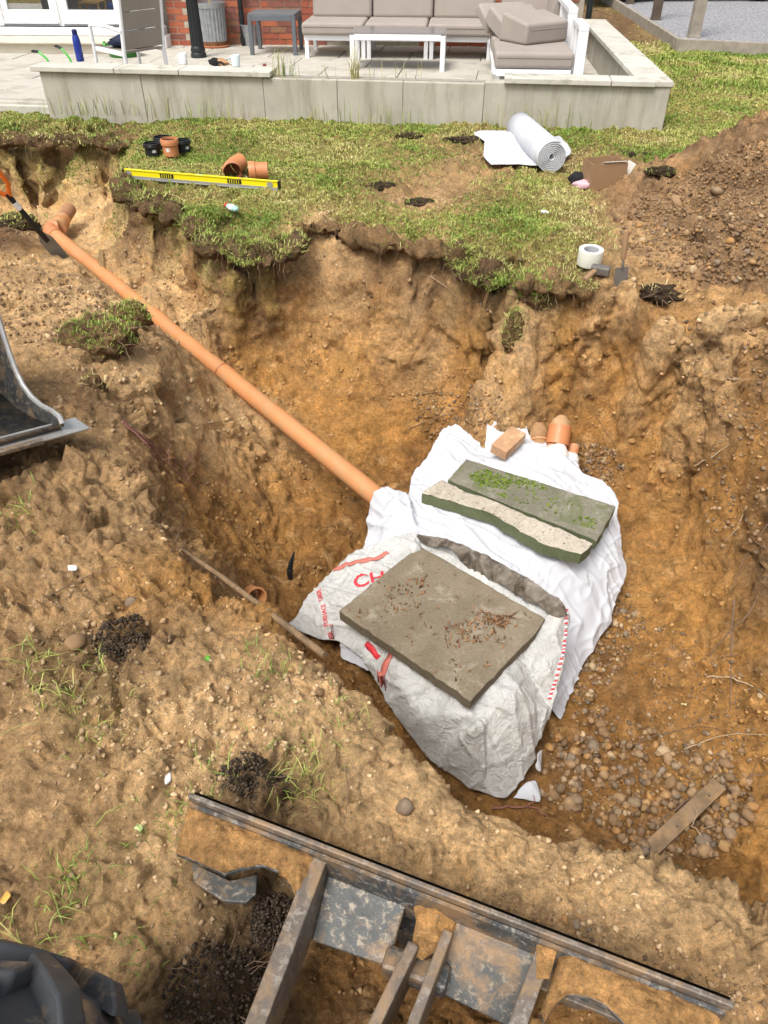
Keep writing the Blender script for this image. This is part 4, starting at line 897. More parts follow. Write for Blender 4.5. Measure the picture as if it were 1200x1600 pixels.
# --- things on the wall coping
def onwall(u, v): return P(u, v, WTOP)
bo = thing('water_bottle', 'tall cobalt blue drinks bottle standing on the wall', 'bottle', onwall(126, 95.5))
M_BLUEB = pm('cobalt_blue_plastic', (.012, .035, .27), .1, 6, .3, .02, coat=.3)
MB().lathe([(.036, 0), (.038, .01), (.037, .16), (.033, .20), (.024, .225)], 28).build('body', M_BLUEB, bo, .0, True)
MB().lathe([(.025, .222), (.025, .262), (.016, .27)], 24).build('cap', pm('dark_blue_plastic', (.008, .014, .10), .1, 6, .4, .02), bo, 0, True)
M_CER = pm('white_ceramic', (.74, .76, .75), .04, 8, .2, .0)
M_CERB = pm('pale_blue_ceramic', (.58, .68, .68), .04, 8, .2, .0)
def mug(u, v, label, mat, ang, mark=False):
    t = thing('mug', label, 'mug', onwall(u, v), (0, 0, ang), 'mugs on the wall')
    MB().lathe([(.034, 0), (.040, .006), (.042, .095), (.0405, .097), (.038, .09), (.036, .012), (.0, .01)], 28, cap=False).build('cup', mat, t, 0, True)
    MB().tube([(.040, 0, .078), (.060, 0, .074), (.066, 0, .052), (.058, 0, .03), (.040, 0, .024)], .005, 8).build('handle', mat, t, 0, True)
    if mark: MB().tube([(-.012, -.0415, .07), (-.005, -.042, .055), (-.008, -.042, .03)], .0025, 6).build('printed_mark', M_DKC, t)
mug(287, 100.5, 'white mug with a dark printed mark, left of the gloves', M_CER, R(200), True)
mug(369, 104, 'pale blue mug, right of the gloves', M_CERB, R(185))
gl = thing('work_gloves', 'pair of black and tan leather work gloves on the wall', 'gloves', onwall(341, 102.5), (0, 0, R(-5)))
M_TAN = pm('tan_leather', (.40, .22, .11), .2, 12, .7, .2, 80)
for nm, mt, c, d, sd in (('black_glove', M_DKC, (-.03, 0, .028), (.06, .045, .038), 91), ('tan_glove', M_TAN, (.035, .01, .028), (.065, .04, .03), 94)):
    v, f = I3; q = v*(1 + .4*pn(v, .7, sd) + .2*pn(v, .3, sd))[:, None]*np.array(d); q[:, 2] = np.maximum(q[:, 2], -.026); link(nm, nmesh(nm, q, f, mt), gl, c, (0, R(10), .2))
    fg = MB()
    for k in range(4): fg = MB().tube([(c[0] + .02, c[1] - .03 + .016*k, .03), (c[0] + .075, c[1] - .036 + .018*k, .034 - .003*k), (c[0] + .10, c[1] - .036 + .018*k, .014)], [.010, .010, .007], 8); fg.build('finger', mt, gl, 0, True)
tag(link('red_scrap', MB().lathe([(.006, 0), (.012, .01), (.011, .03), (.006, .036)], 12, Matrix.Rotation(R(80), 4, 'Y')).mesh('red_scrap', pm('dull_red_plastic', (.22, .04, .035), .2, 9, .5, .1), True), None, onwall(411, 104) + Vector((0, 0, .012)), (0, 0, -.4)), 'small dull red scrap near the end of the wall coping', 'scrap')
# weeds along the wall and in its gap
def stalks(label, pos, n, spread, L, dry, name='weeds'):
    q = np.array(pos) + np.stack([RNG.uniform(-spread, spread, n)*wd.x, RNG.uniform(-spread, spread, n)*wd.y + RNG.normal(0, .02, n), np.zeros(n)], 1)
    gv, gf, gc = blades(q - np.array(pos), np.tile([0, 0, 1.0], (n, 1)), RNG.uniform(.3, 1.1, n)*L, .006*RNG.uniform(.6, 1.2, n), grass_cols(q, RNG, dry), RNG, .35)
    return tag(link(name, nmesh(name, gv, gf, M_GRASS, np.clip(gc, .005, .8), False), None, pos), label, 'weeds')
stalks('tall straw grass tuft growing in the gap of the wall', along(xg0 + .1, .1) + Vector((0, 0, WTOP - .06)), 46, .12, .34, .25)
stalks('dead straw tuft growing in the wall gap by the coffee table leg', along(xg0 + .78, .1) + Vector((0, 0, WTOP - .06)), 46, .04, .34, .45)
stalks('sparse thin stalks along the uncoped stretch of wall', along(xg0 + .7, .1) + Vector((0, 0, WTOP - .06)), 40, .75, .16, .3)
for i, (s, n, lab) in enumerate(((.5, 60, 'long grass fringe at the left foot of the wall'), (1.6, 70, 'long grass fringe at the foot of the wall under the mugs'), (3.2, 60, 'long grass fringe at the foot of the middle wall'), (4.8, 60, 'long grass fringe at the right foot of the wall'))):
    stalks(lab, along(s, -.05), n, .55, .26, .15)
# --- drive beyond the lawn: timber edging, gravel, posts, parked car
M_TIMB = pm('weathered_timber', (.30, .265, .215), .25, 8, .9, .35, 40); M_DKT = pm('dark_timber', (.10, .075, .055), .3, 8, .9, .35, 40)
M_GRAV = pm('grey_gravel_surface', (.36, .36, .38), .35, 30, .95, .9, 45, bdist=.03, dirt=(.10, .10, .10), dirt_amt=.35, dscale=25)
K0, K1, K2 = P(1062, 62, .13), P(1215, 69, .13), P(958, -3, .13)
gpoly = [K0, K1 + (K1 - K0)*4, K1 + (K1 - K0)*4 + Vector((8, 24, 0)), K2 + (K2 - K0)*2.2, K2]
gmb = MB().prism([(q.x, q.y) for q in gpoly], -.1, .085); dr_ = tag(gmb.build('gravel_drive', M_GRAV), kind='structure')
for a, b, lab in ((K0, K1 + (K1 - K0)*1.5, 'pale timber edging board between lawn and gravel drive'), (K0, K2 + (K2 - K0), 'timber edging board running away beside the flower bed')):
    a0 = Vector((a.x, a.y, .0)); b0 = Vector((b.x, b.y, .0)); e = thing('edging_board', lab, 'edging', a0)
    MB().bar(Vector((0, 0, .04)), b0 - a0 + Vector((0, 0, .04)), .06, .20).build('board', M_TIMB, e, .005)
    MB().box(((b0 - a0)*.5 + Vector((0, .06, 0)))[:], (.06, .06, .22)).build('stake', M_TIMB, e, .004)
for u, v, wdt, mt, lab in ((1083, 58, .15, M_TIMB, 'pale square timber post at the corner of the drive'), (1024, 31, .13, M_DKT, 'dark timber post behind the corner post'), (984, 6, .13, M_DKT, 'farthest dark timber post at the top edge')):
    t = thing('timber_post', lab, 'post', P(u, v, .085)); MB().box((0, 0, 1.1), (wdt, wdt, 2.2)).build('post_shaft', mt, t, .012); MB().box((0, 0, .01), (wdt + .02, wdt + .02, .03)).build('post_foot', mt, t, .004)
cr = thing('parked_car', 'dark parked car at the far top edge of the gravel drive', 'car', P(1095, 6, .085) + Vector((0, .3, 0)), (0, 0, R(4)))
M_CARP = pm('dark_car_paint', (.012, .013, .015), .1, 3, .25, .0, coat=.6); M_TYRE = pm('tyre_rubber', (.014, .014, .015), .2, 9, .8, .3, 40)
MB().prism([(-2.1, .25), (-2.05, .75), (-1.3, .85), (-.8, 1.35), (.8, 1.38), (1.5, .9), (2.0, .78), (2.1, .28)], 0, 1.7, Matrix(((1, 0, 0, 0), (0, 0, 1, .0), (0, 1, 0, 0), (0, 0, 0, 1)))).build('body', M_CARP, cr, .05, False)
MB().prism([(-1.0, .92), (-.7, 1.27), (.7, 1.29), (1.2, .95)], -.004, .01, Matrix(((1, 0, 0, 0), (0, 0, 1, -.004), (0, 1, 0, 0), (0, 0, 0, 1)))).build('side_window', M_GLASS, cr)
for x in (-1.3, 1.3):
    for y in (.1, 1.6):
        wh = MB().lathe([(.20, -.1), (.30, -.1), (.32, -.07), (.32, .07), (.30, .1), (.20, .1)], 28, Matrix.Translation((x, y, .32)) @ Matrix.Rotation(math.pi/2, 4, 'X')).build('wheel', M_TYRE, cr, 0, True)
        MB().lathe([(.05, -.09), (.20, -.085), (.20, .085), (.05, .09)], 20, Matrix.Translation((x, y, .32)) @ Matrix.Rotation(math.pi/2, 4, 'X')).build('rim', M_GALV, wh, 0, True)
# ================================================================== THINGS ON THE LAWN
M_ORP = pm('orange_drain_plastic', (.52, .205, .085), .08, 5, .45, .04, 60, dirt=(.45, .30, .17), dirt_amt=.12, dscale=9)
M_ORP2 = pm('dusty_orange_drain_plastic', (.56, .245, .10), .10, 4, .5, .05, 60, dirt=(.46, .27, .125), dirt_amt=.35, dscale=7)
M_BLP = pm('black_drain_plastic', (.012, .014, .018), .2, 6, .35, .03, 60)
M_SEAL = pm('rubber_seal', (.02, .02, .02), .2, 9, .7, .05); M_LABEL = pm('white_label', (.72, .73, .74), .05, 9, .6, .03)
def socket(name, label, loc, rot, mat, r=.062, h=.12, group=None, sticker=True):
    t = thing(name, label, 'pipe fitting', loc, rot, group)
    MB().lathe([(r*.93, 0), (r*.93, h*.62), (r*1.06, h*.66), (r*1.06, h*.97), (r*1.02, h), (r*.93, h), (r*.92, h*.7), (r*.80, h*.64), (r*.80, .004)], 40, cap=False).build('body', mat, t, 0, True)
    MB().lathe([(r*.92, h*.80), (r*.87, h*.83), (r*.92, h*.86)], 40, cap=False).build('seal_ring', M_SEAL, t, 0, True)
    MB().lathe([(r*1.062, h*.80), (r*1.085, h*.82), (r*1.062, h*.84)], 40, cap=False).build('rib', mat, t, 0, True)
    if sticker: MB().add([(r*.935*math.sin(a), -r*.935*math.cos(a), z) for z in (h*.28, h*.52) for a in (-.25, 0, .25)], [(0, 1, 4, 3), (1, 2, 5, 4)]).build('sticker', M_LABEL, t, 0, True)
    return t
socket('pipe_socket', 'black pipe socket at the front left of the fitting cluster', P(240, 241, .01), (0, 0, .4), M_BLP, .068, .088, 'drain fittings standing on the lawn')
socket('pipe_socket', 'orange pipe socket standing among black ones on the lawn', P(268, 242, .01), (0, 0, -.15), M_ORP, .068, .125, 'drain fittings standing on the lawn')
socket('pipe_socket', 'black pipe socket half hidden behind the orange one', P(256, 231, .01), (0, 0, 1.0), M_BLP, .072, .088, 'drain fittings standing on the lawn', False)
socket('pipe_socket', 'black pipe socket at the right of the fitting cluster', P(286, 236, .01), (0, 0, .9), M_BLP, .070, .088, 'drain fittings standing on the lawn')
def bend(name, label, loc, rot, mat, r=.062, ang=45, R0=.13):
    t = thing(name, label, 'pipe fitting', loc, rot); n = 12; pts_ = []
    for k in range(n + 1):
        a = R(ang)*k/n; pts_.append(Vector((0, R0*math.sin(a), R0 - R0*math.cos(a))))
    MB().tube(pts_, r*.96, 36, False).build('body', mat, t, 0, True)
    d0 = Vector((0, -1, 0)); d1 = Vector((0, math.cos(R(ang)), math.sin(R(ang))))
    MB().tube([pts_[0] + d0*.002, pts_[0] + d0*.035, pts_[0] + d0*.07], [r*1.07, r*1.07, r*1.05], 36, False).build('collar', mat, t, 0, True)
    MB().tube([pts_[0] + d0*.066, pts_[0] + d0*.01], [r*.95, r*.88], 36, False).build('bore', M_ORD, t, 0, True)
    MB().tube([pts_[-1], pts_[-1] + d1*.06], r*.92, 36, True).build('spigot', mat, t, 0, True)
    return t
M_ORD = pm('orange_plastic_inside', (.30, .095, .04), .1, 6, .5, .03)
bend('pipe_bend', 'orange drain bend lying on the lawn with its mouth open', P(362, 266, .07), (0, R(75), R(14)), M_ORP, .066, 50)
socket('pipe_coupler', 'short orange pipe coupler lying on its side on the lawn', P(386, 268, .066) + Vector((.15, .03, 0)), (0, R(-90), R(8)), M_ORP, .065, .14, None, False)
# spirit level
l0, l1 = P(193, 272, .03), P(438, 292, .03); ld = l1 - l0; LL = ld.length
lv = thing('spirit_level', 'long bright yellow spirit level lying across the lawn', 'spirit level', (l0 + l1)/2 + Vector((0, 0, .0)), (0, 0, math.atan2(ld.y, ld.x)))
M_YEL = pm('yellow_paint', (.80, .68, .012), .04, 4, .35, .02, dirt=(.45, .36, .10), dirt_amt=-.05); M_ALU = pm('grey_aluminium', (.42, .42, .41), .1, 6, .45, .05, metal=.5)
MB().box((0, 0, .037), (LL - .03, .026, .006)).build('top_flange', M_YEL, lv, .001); MB().box((0, 0, -.024), (LL - .03, .026, .006)).build('bottom_flange', M_ALU, lv, .001)
MB().box((0, .002, .012), (LL - .03, .020, .050)).build('web', M_YEL, lv)
MB().box((0, -.004, -.013), (LL - .04, .014, .018)).build('side_strip', M_ALU, lv)
for x in (-LL*.46, LL*.44): MB().lathe([(.012, -.003), (.024, -.003), (.024, .003), (.012, .003)], 24, Matrix.Translation((x, -.010, .014)) @ Matrix.Rotation(math.pi/2, 4, 'X') @ Matrix.Scale(.7, 4, (0, 1, 0))).build('plumb_vial', M_ALU, lv, 0, True)
for x in (-LL*.21, LL*.22):
    g = MB().box((x, -.009, .014), (.11, .006, .028)).build('grip_slot', M_BLP, lv, .0015)
    for k in range(5): MB().box((x - .036 + .018*k, -.013, .014), (.005, .003, .022)).build('slot_bar', M_YEL, g)
MB().box((0, -.0, .039), (.05, .022, .005)).build('centre_vial', pm('vial_green', (.45, .62, .25), .05, 4, .2, 0), lv, .001)
for s in (-1, 1): MB().box((s*(LL/2 - .008), 0, .007), (.016, .030, .068)).build('end_cap', M_BLP, lv, .003)
# lubricant bottle
lb = thing('lubricant_bottle', 'small clear green bottle with red cap lying in the grass', 'bottle', P(357, 322, .028), (0, R(90), R(-48)))
MB().lathe([(.022, .0), (.026, .008), (.026, .085), (.020, .10), (.010, .108)], 24, Matrix.Scale(.75, 4, (1, 0, 0))).build('body', pm('teal_clear_plastic', (.30, .52, .45), .08, 9, .25, .02), lb, 0, True)
MB().lathe([(.0262, .03), (.0266, .075)], 24, Matrix.Scale(.76, 4, (1, 0, 0)), False).build('label', M_LABEL, lb, 0, True)
MB().lathe([(.012, -.0), (.014, .002), (.013, .03), (.008, .036)], 18, Matrix.Translation((0, 0, -.034))).build('cap', pm('red_plastic', (.52, .03, .025), .08, 9, .4, .02), lb, 0, True)
for o_ in lb.children:
    if o_.name.startswith('cap'): o_.location = (0, 0, .0)
# roll of fleece
M_FLEECE = pm('white_fleece', (.53, .545, .58), .06, 6, .9, .2, 300, bdist=.001, dirt=(.50, .43, .34), dirt_amt=-.12, dscale=7)
f0, f1 = P(863, 246, .115), P(812, 196, .13); fd = f1 - f0
rl = thing('fleece_roll', 'roll of white fleece lying on the lawn, loose end spread left', 'fleece roll', f0, (0, 0, math.atan2(fd.y, fd.x)))
FL = fd.length; sp = []; turns = 7; n = 44*turns
for k in range(n + 1):
    a = 2*math.pi*k/44; r = .022 + (.118 - .022)*k/n; sp.append((r*math.cos(a + 2.0), r*math.sin(a + 2.0)))
vs = [(x, y, z) for x in (0, .25*FL, .5*FL, .75*FL, FL) for y, z in sp]; m_ = len(sp)
o = MB().add(vs, [(i*m_ + k, i*m_ + k + 1, (i+1)*m_ + k + 1, (i+1)*m_ + k) for i in range(4) for k in range(m_ - 1)]).build('rolled_layers', M_FLEECE, rl, 0, False)
for p_ in o.data.polygons: p_.use_smooth = True
sm = o.modifiers.new('thickness', 'SOLIDIFY'); sm.thickness = .008
def drape(name, label, cat, boundary, interior, mat, target, disp, thick=.003, parent=None, lap=2, colors=None, loc=None):
    """cloth sheet through surveyed points; disp(V) gives its folds"""
    B = [P(*q) if len(q) == 3 and abs(q[0]) > 5 else Vector(q) for q in boundary]; I = [P(*q) if abs(q[0]) > 5 else Vector(q) for q in interior]
    A_ = np.array([list(q) for q in B + I]); ix, T_ = cdt(A_); V_ = A_[ix]
    poly = [(q.x, q.y) for q in B]; cen = V_[T_].mean(1); T_ = T_[np.array([inpoly(c[0], c[1], poly) for c in cen])]
    V_, _, T_ = refine(V_, np.zeros((len(V_), 1)), T_, lambda M_: target*4 + 0*M_[:, 0], 8); V_ = laplace(V_, T_, lap, .4)
    V_, _, T_ = refine(V_, np.zeros((len(V_), 1)), T_, lambda M_: target + 0*M_[:, 0], 8); V_ = laplace(V_, T_, 2, .4)
    N_ = vnormals(V_, T_)
    if N_[:, 2].mean() < 0: T_ = T_[:, ::-1].copy(); N_ = -N_
    V_ = V_ + N_*disp(V_)[:, None]
    o = link(name, nmesh(name, V_, T_, mat), parent)
    if parent is None: tag(o, label, cat)
    else: o.matrix_parent_inverse = (Matrix.Translation(parent.location) @ parent.rotation_euler.to_matrix().to_4x4()).inverted()
    if thick: s_ = o.modifiers.new('thickness', 'SOLIDIFY'); s_.thickness = thick; s_.offset = 0
    return o
drape('loose_end', None, None, [(735, 212, .02), (748, 207, .03), (795, 208, .03), (812, 205, .12), (862, 249, .03), (845, 265, .02), (800, 262, .02), (765, 262, .015), (752, 250, .02), (755, 225, .02)], [(780, 230, .03), (810, 245, .03), (830, 240, .035)], M_FLEECE, .02, lambda q: .012*pn(q, .15, 3) + .02, .004, rl)
drape('loose_flap', None, None, [(872, 212, .10), (893, 232, .06), (895, 241, .02), (880, 254, .02), (868, 252, .03), (850, 215, .17)], [(880, 238, .05)], M_FLEECE, .02, lambda q: .012*pn(q, .15, 3) + .01, .004, rl)
# cardboard box and rags
M_CARD = pm('cardboard', (.30, .185, .10), .12, 6, .85, .15, 90); M_CARDI = pm('cardboard_edge_white', (.62, .58, .52), .08, 6, .8, .1)
bx = thing('cardboard_box', 'small open cardboard box lying on its side on the lawn', 'box', P(948, 297, .0), (0, 0, R(10)))
MB().box((0, .0, .092), (.255, .005, .175)).build('side_panel', M_CARD, bx); MB().box((0, .12, .006), (.255, .24, .005)).build('base_panel', M_CARD, bx)
MB().box((.128, .10, .092), (.005, .20, .175)).build('end_panel', M_CARD, bx); MB().box((-.128, .10, .092), (.005, .20, .175)).build('end_panel', M_CARD, bx)
MB().box((.0, .20, .092), (.255, .005, .175)).build('side_panel', M_CARD, bx); MB().box((.03, .012, .186), (.17, .05, .004), (R(-25), 0, 0)).build('flap', M_CARDI, bx); MB().box((.17, .06, .13), (.09, .12, .004), (0, R(-60), 0)).build('flap', M_CARDI, bx)
rag('black_rag', 'black rag bundled beside the cardboard box', P(905, 280, .03), (.07, .06, .05), M_DKC, 'rag', 31)
rag('pink_rag', 'pink and white cloth bundled beside the cardboard box', P(908, 289, .025), (.065, .05, .035), pm('pink_cloth', (.62, .40, .45), .25, 30, .9, .4, 60), 'rag', 33)
# tape, hammer, trowel
M_TAPE = pm('cream_tape', (.72, .72, .62), .05, 9, .35, .03, 60)
tp = thing('tape_roll', 'fat roll of cream packing tape on the lawn edge', 'tape roll', P(920, 412, .005), (R(4), 0, 0))
MB().lathe([(.045, 0), (.070, 0), (.071, .004), (.071, .084), (.070, .088), (.046, .088)], 40, cap=False).build('tape', M_TAPE, tp, 0, True)
MB().lathe([(.0465, .001), (.0465, .087), (.042, .086), (.042, .002)], 40, cap=False).build('core', pm('grey_card_core', (.42, .43, .45), .1, 9, .8, .1), tp, 0, True)
M_WOOD = pm('worn_handle_wood', (.30, .185, .10), .2, 14, .65, .15, 60); M_STEEL = pm('dull_steel', (.20, .185, .165), .25, 14, .5, .15, 60, metal=.5, dirt=(.17, .10, .055), dirt_amt=.2, dscale=10)
hm = thing('lump_hammer', 'lump hammer with stubby wooden handle beside the tape', 'hammer', P(938, 424, .025) , (R(8), 0, R(-25)))
MB().box((0, 0, .008), (.105, .048, .048)).build('head', M_STEEL, hm, .007)
MB().tube([(-.02, .0, .01), (-.045, -.06, .0), (-.06, -.12, -.006)], [.014, .016, .019], 12).build('handle', M_WOOD, hm, 0, True)
tr = thing('garden_trowel', 'old pointing trowel stuck upright in the pit rim', 'trowel', P(969, 444, -.03), (R(-6), R(-2), R(8)))
MB().prism([(-.038, .095), (.038, .095), (.041, .02), (.02, -.03), (-.02, -.03), (-.04, .02)], -.002, .002, Matrix.Rotation(math.pi/2, 4, 'X')).build('blade', M_STEEL, tr, .001)
MB().tube([(0, 0, .085), (0, -.008, .115), (0, 0, .14)], [.008, .007, .007], 10).build('tang', M_STEEL, tr, 0, True)
MB().lathe([(.012, .135), (.017, .15), (.014, .20), (.018, .265), (.016, .29), (.006, .297)], 18).build('handle', M_WOOD, tr, 0, True)
# spade
tipp = hit(96, 402)[0]; topp = PY(-14, 274, tipp.y - .30); sdv = topp - tipp
sp_ = thing('spade', 'spade with orange D-grip and black shaft stuck in the bank', 'spade', tipp)
q = lambda t, off=0: sdv*t
MB().tube([q(.22), q(.80)], .019, 14).build('shaft', M_BLP, sp_, 0, True)
ax = sdv.normalized(); sd_ = ax.cross(Vector((0, -1, .4))).normalized(); up_ = sd_.cross(ax)
Mb = Matrix((( sd_.x, ax.x, up_.x, 0), (sd_.y, ax.y, up_.y, 0), (sd_.z, ax.z, up_.z, 0), (0, 0, 0, 1)))
MB().prism([(-.02, .24), (.02, .24), (.05, .18), (.05, -.04), (.0, -.10), (-.05, -.04), (-.05, .18)], -.0015, .0015, Mb).build('blade', pm('grey_spade_steel', (.24, .26, .27), .2, 10, .4, .1, metal=.6), sp_, .001)
OR = pm('orange_grip', (.75, .17, .02), .08, 6, .45, .03)
gA, gB, gC, gD = q(.78), q(.88) + sd_*.055, q(1.03) + sd_*.06, q(1.03) - sd_*.06
MB().tube([q(.76), gB, gC], .016, 10).build('grip_arm', OR, sp_, 0, True); MB().tube([q(.76), q(.88) - sd_*.055, gD], .016, 10).build('grip_arm', OR, sp_, 0, True); MB().tube([gC, gD], .017, 10).build('grip_bar', OR, sp_, 0, True)
MB().tube([q(.62), q(.70)], .0205, 14).build('shaft_label', M_LABEL, sp_, 0, True)

# ================================================================== IN THE TRENCH AND PIT
A0, B0 = P(84, 366, -.47), P(587, 775, -.85); pdv = (B0 - A0).normalized(); PL = (B0 - A0).length
pp = thing('drain_pipe', 'long orange plastic drain pipe running down the trench into the fleece', 'pipe', A0, pdv.to_track_quat('Z', 'Y').to_euler())
tj = None
best = 1e9
for k in range(200):
    s = PL*k/200; w3 = A0 + pdv*s; dq = w3 - Vector((0, 0, CAM_H)); zc = dq.y*CP - dq.z*SP; u = 600 + FPX*dq.x/zc
    if abs(u - 347) < best: best = abs(u - 347); tj = s
MB().lathe([(.055, -.03), (.055, tj - .002), (.051, tj)], 48, cap=False).build('upper_length', M_ORP2, pp, 0, True)
MB().lathe([(.0515, tj - .004), (.0575, tj), (.0585, tj + .004), (.0575, tj + .09), (.0565, tj + .11), (.0545, tj + .13), (.0545, PL + .16), (.05, PL + .161)], 48, cap=False).build('lower_length', M_ORP2, pp, 0, True)
MB().lathe([(.0586, tj - .001), (.0612, tj + .004), (.0586, tj + .011)], 48, cap=False).build('joint_ring', pm('dark_orange_ring', (.30, .10, .045), .1, 6, .5, .02), pp, 0, True)
# bend at the top of the run and the pipe coming out of the trench wall
E1 = P(109, 326, -.40); be = thing('trench_bend', 'orange drain bend joining the pipe at the top of the trench', 'pipe fitting', A0)
bd0 = -pdv; e1 = E1 - A0; cpt = bd0*.12
curve = [((1-t)**2)*Vector((0, 0, 0)) + 2*t*(1-t)*(bd0*.10 + Vector((-.03, .02, 0))) + t*t*(e1*.30) for t in [k/10 for k in range(11)]]
MB().tube([pdv*.05, Vector((0, 0, 0))] + curve[1:], .060, 40).build('body', M_ORP, be, 0, True)
ed = (e1 - e1*.3).normalized()
MB().tube([e1*.26, e1*.42, e1*.45, e1*.58], [.066, .066, .060, .060], 40).build('collar', M_ORP2, be, 0, True)
MB().tube([e1*.40, e1*.425], [.069, .069], 40).build('ring', M_ORP, be, 0, True)
so = thing('stub_pipe', 'short soil-stained pipe stub emerging from the trench end wall', 'pipe', A0 + e1*.5)
MB().tube([Vector((0, 0, 0)), e1*.3, e1*.48], .056, 40).build('pipe_wall', pm('soil_stained_pipe', (.30, .155, .08), .25, 8, .8, .15, 60), so, 0, True)
MB().tube([e1*.02, e1*.05], .059, 40).build('collar_lip', M_ORP2, so, 0, True)

# fleece over the soakaway crates
def cdisp(a1, a2, seed, stretch=(.5, .12, .5)):
    c, s = math.cos(.7), math.sin(.7)
    def f(q):
        r = np.stack([q[:, 0]*c - q[:, 1]*s, q[:, 0]*s + q[:, 1]*c, q[:, 2]], 1)
        w_ = r + .06*np.stack([pn(q, .25, seed + 7), pn(q, .25, seed + 8), pn(q, .25, seed + 9)], 1)
        f1 = np.clip(1 - np.abs(pn(w_, stretch, seed))*7, 0, 1)**2.2; r2 = np.stack([w_[:, 1], w_[:, 0], w_[:, 2]], 1)
        f2 = np.clip(1 - np.abs(pn(w_, (.30, .07, .3), seed + 2))*6, 0, 1)**1.5; f3 = np.clip(1 - np.abs(pn(r2, (.22, .06, .22), seed + 4))*6, 0, 1)**1.5
        return a1*f1 + a1*.35*pn(q, .22, seed + 1) + a2*f2 + a2*.7*f3
    return f
fl_b = [(583, 768, -.77), (604, 758, -.765), (618, 764, -.77), (640, 745, -.86), (665, 715, -.86), (690, 670, -.84), (712, 661, -.85), (735, 680, -.87), (757, 702, -.88), (760, 655, -.79), (762, 636, -.775), (790, 635, -.77), (820, 648, -.775), (828, 680, -.80), (850, 690, -.82), (885, 700, -.83), (906, 728, -.87), (913, 745, -.89), (935, 750, -.86), (960, 768, -.88), (965, 812, -.96), (977, 905, -1.12), (957, 960, -1.2), (930, 1008, -1.25), (900, 1060, -1.28), (877, 1131, -1.31), (862, 1112, -1.26), (850, 1050, -1.12), (800, 1000, -.95), (700, 1000, -.93), (620, 1040, -1.0), (585, 1052, -1.1), (528, 1028, -1.14), (530, 1005, -1.09), (560, 950, -.95), (560, 880, -.95), (573, 835, -.98), (576, 795, -.87)]
fl_i = [(600, 778, -.765), (622, 790, -.785), (650, 800, -.86), (700, 720, -.83), (720, 690, -.83), (800, 700, -.80), (790, 670, -.78), (850, 730, -.81), (900, 765, -.85), (940, 800, -.88), (760, 800, -.875), (870, 880, -.90), (940, 880, -.99), (920, 950, -1.08), (890, 1010, -1.16), (650, 840, -.88), (750, 900, -.91), (612, 800, -.83), (600, 850, -.90), (635, 775, -.83), (740, 760, -.86), (850, 820, -.88), (780, 730, -.82), (900, 820, -.88)]
fleece = drape('fleece_sheet', 'white fleece sheet draped over the buried crates in the pit', 'fleece sheet', fl_b, fl_i, M_FLEECE, .009, cdisp(.018, .008, 5, (.9, .24, .9)), .004)
drape('fleece_tail', 'small white fleece corner sticking out under the sack', 'fleece sheet', [(795, 1250, -1.30), (812, 1225, -1.27), (838, 1215, -1.28), (846, 1240, -1.30), (847, 1257, -1.31), (820, 1253, -1.30)], [(828, 1235, -1.26)], M_FLEECE, .01, cdisp(.006, .003, 9), .003)
drape('fleece_fold', 'narrow white fleece fold hanging beside the sack corner', 'fleece sheet', [(833, 1200, -1.24), (838, 1172, -1.20), (848, 1165, -1.22), (848, 1188, -1.27), (842, 1215, -1.29)], [(843, 1190, -1.24)], M_FLEECE, .01, cdisp(.006, .003, 9), .003)
# woven sack
def sackmat():
    m, t, b = newmat('woven_sack'); vec = objvec(t)
    base = ramp(t, noise(t, vec, 6, 6, .65), [(.3, (.48, .48, .46)), (.7, (.60, .60, .58))])
    base = mix(t, base, (.42, .36, .27), ramp(t, noise(t, vec, 4, 8, .72, .5), [(.54, 0.0), (.74, .75)]))
    base = mix(t, base, (.09, .075, .06), ramp(t, noise(t, vec, 60, 6, .7), [(.70, 0.0), (.76, .7)]))
    t.links.new(base, b.inputs['Base Color']); b.inputs['Roughness'].default_value = .6
    wv = nn(t, 'ShaderNodeTexWave', Scale=110.0, Distortion=1.0); t.links.new(vec, wv.inputs['Vector'])
    nb = bump(t, wv.outputs['Fac'], .2, .001); nb = bump(t, noise(t, vec, 24, 7, .62, 1.6), .8, .02, nb); t.links.new(nb, b.inputs['Normal']); return m
M_SACK = sackmat()
sk_b = [(650, 831, -.80), (600, 845, -.84), (555, 860, -.88), (520, 890, -.93), (475, 938, -1.0), (466, 958, -1.02), (447, 975, -1.09), (470, 991, -1.09), (500, 1003, -1.09), (530, 1005, -1.06), (570, 1035, -1.04), (600, 1085, -1.08), (620, 1120, -1.14), (680, 1195, -1.25), (740, 1236, -1.30), (790, 1250, -1.31), (800, 1240, -1.29), (825, 1205, -1.25), (835, 1165, -1.20), (860, 1115, -1.10), (880, 1040, -.98), (889, 960, -.86), (880, 945, -.80), (840, 915, -.78), (800, 893, -.78), (740, 862, -.78), (690, 840, -.78)]
sk_i = [(560, 900, -.88), (600, 880, -.86), (530, 940, -.92), (650, 850, -.80), (660, 866, -.87), (580, 955, -.888), (655, 885, -.888), (735, 940, -.888), (700, 1000, -.888), (800, 950, -.888), (735, 1050, -.888), (620, 1050, -.94), (700, 1112, -.94), (740, 1135, -.92), (800, 1090, -.90), (850, 1000, -.87), (868, 972, -.84), (700, 1160, -1.10), (780, 1180, -1.10), (820, 1120, -1.0), (760, 1205, -1.2), (700, 866, -.85), (800, 918, -.845), (850, 950, -.85), (640, 1000, -.888), (800, 1010, -.888), (760, 1120, -.95), (660, 1120, -1.02)]
sack = thing('woven_sack', 'grubby white woven sack with red print under the big slab', 'sack', P(700, 1000, -1.3))
def child_world(o, parent):
    o.parent = parent; o.matrix_parent_inverse = (Matrix.Translation(parent.location) @ parent.rotation_euler.to_matrix().to_4x4()).inverted(); return o
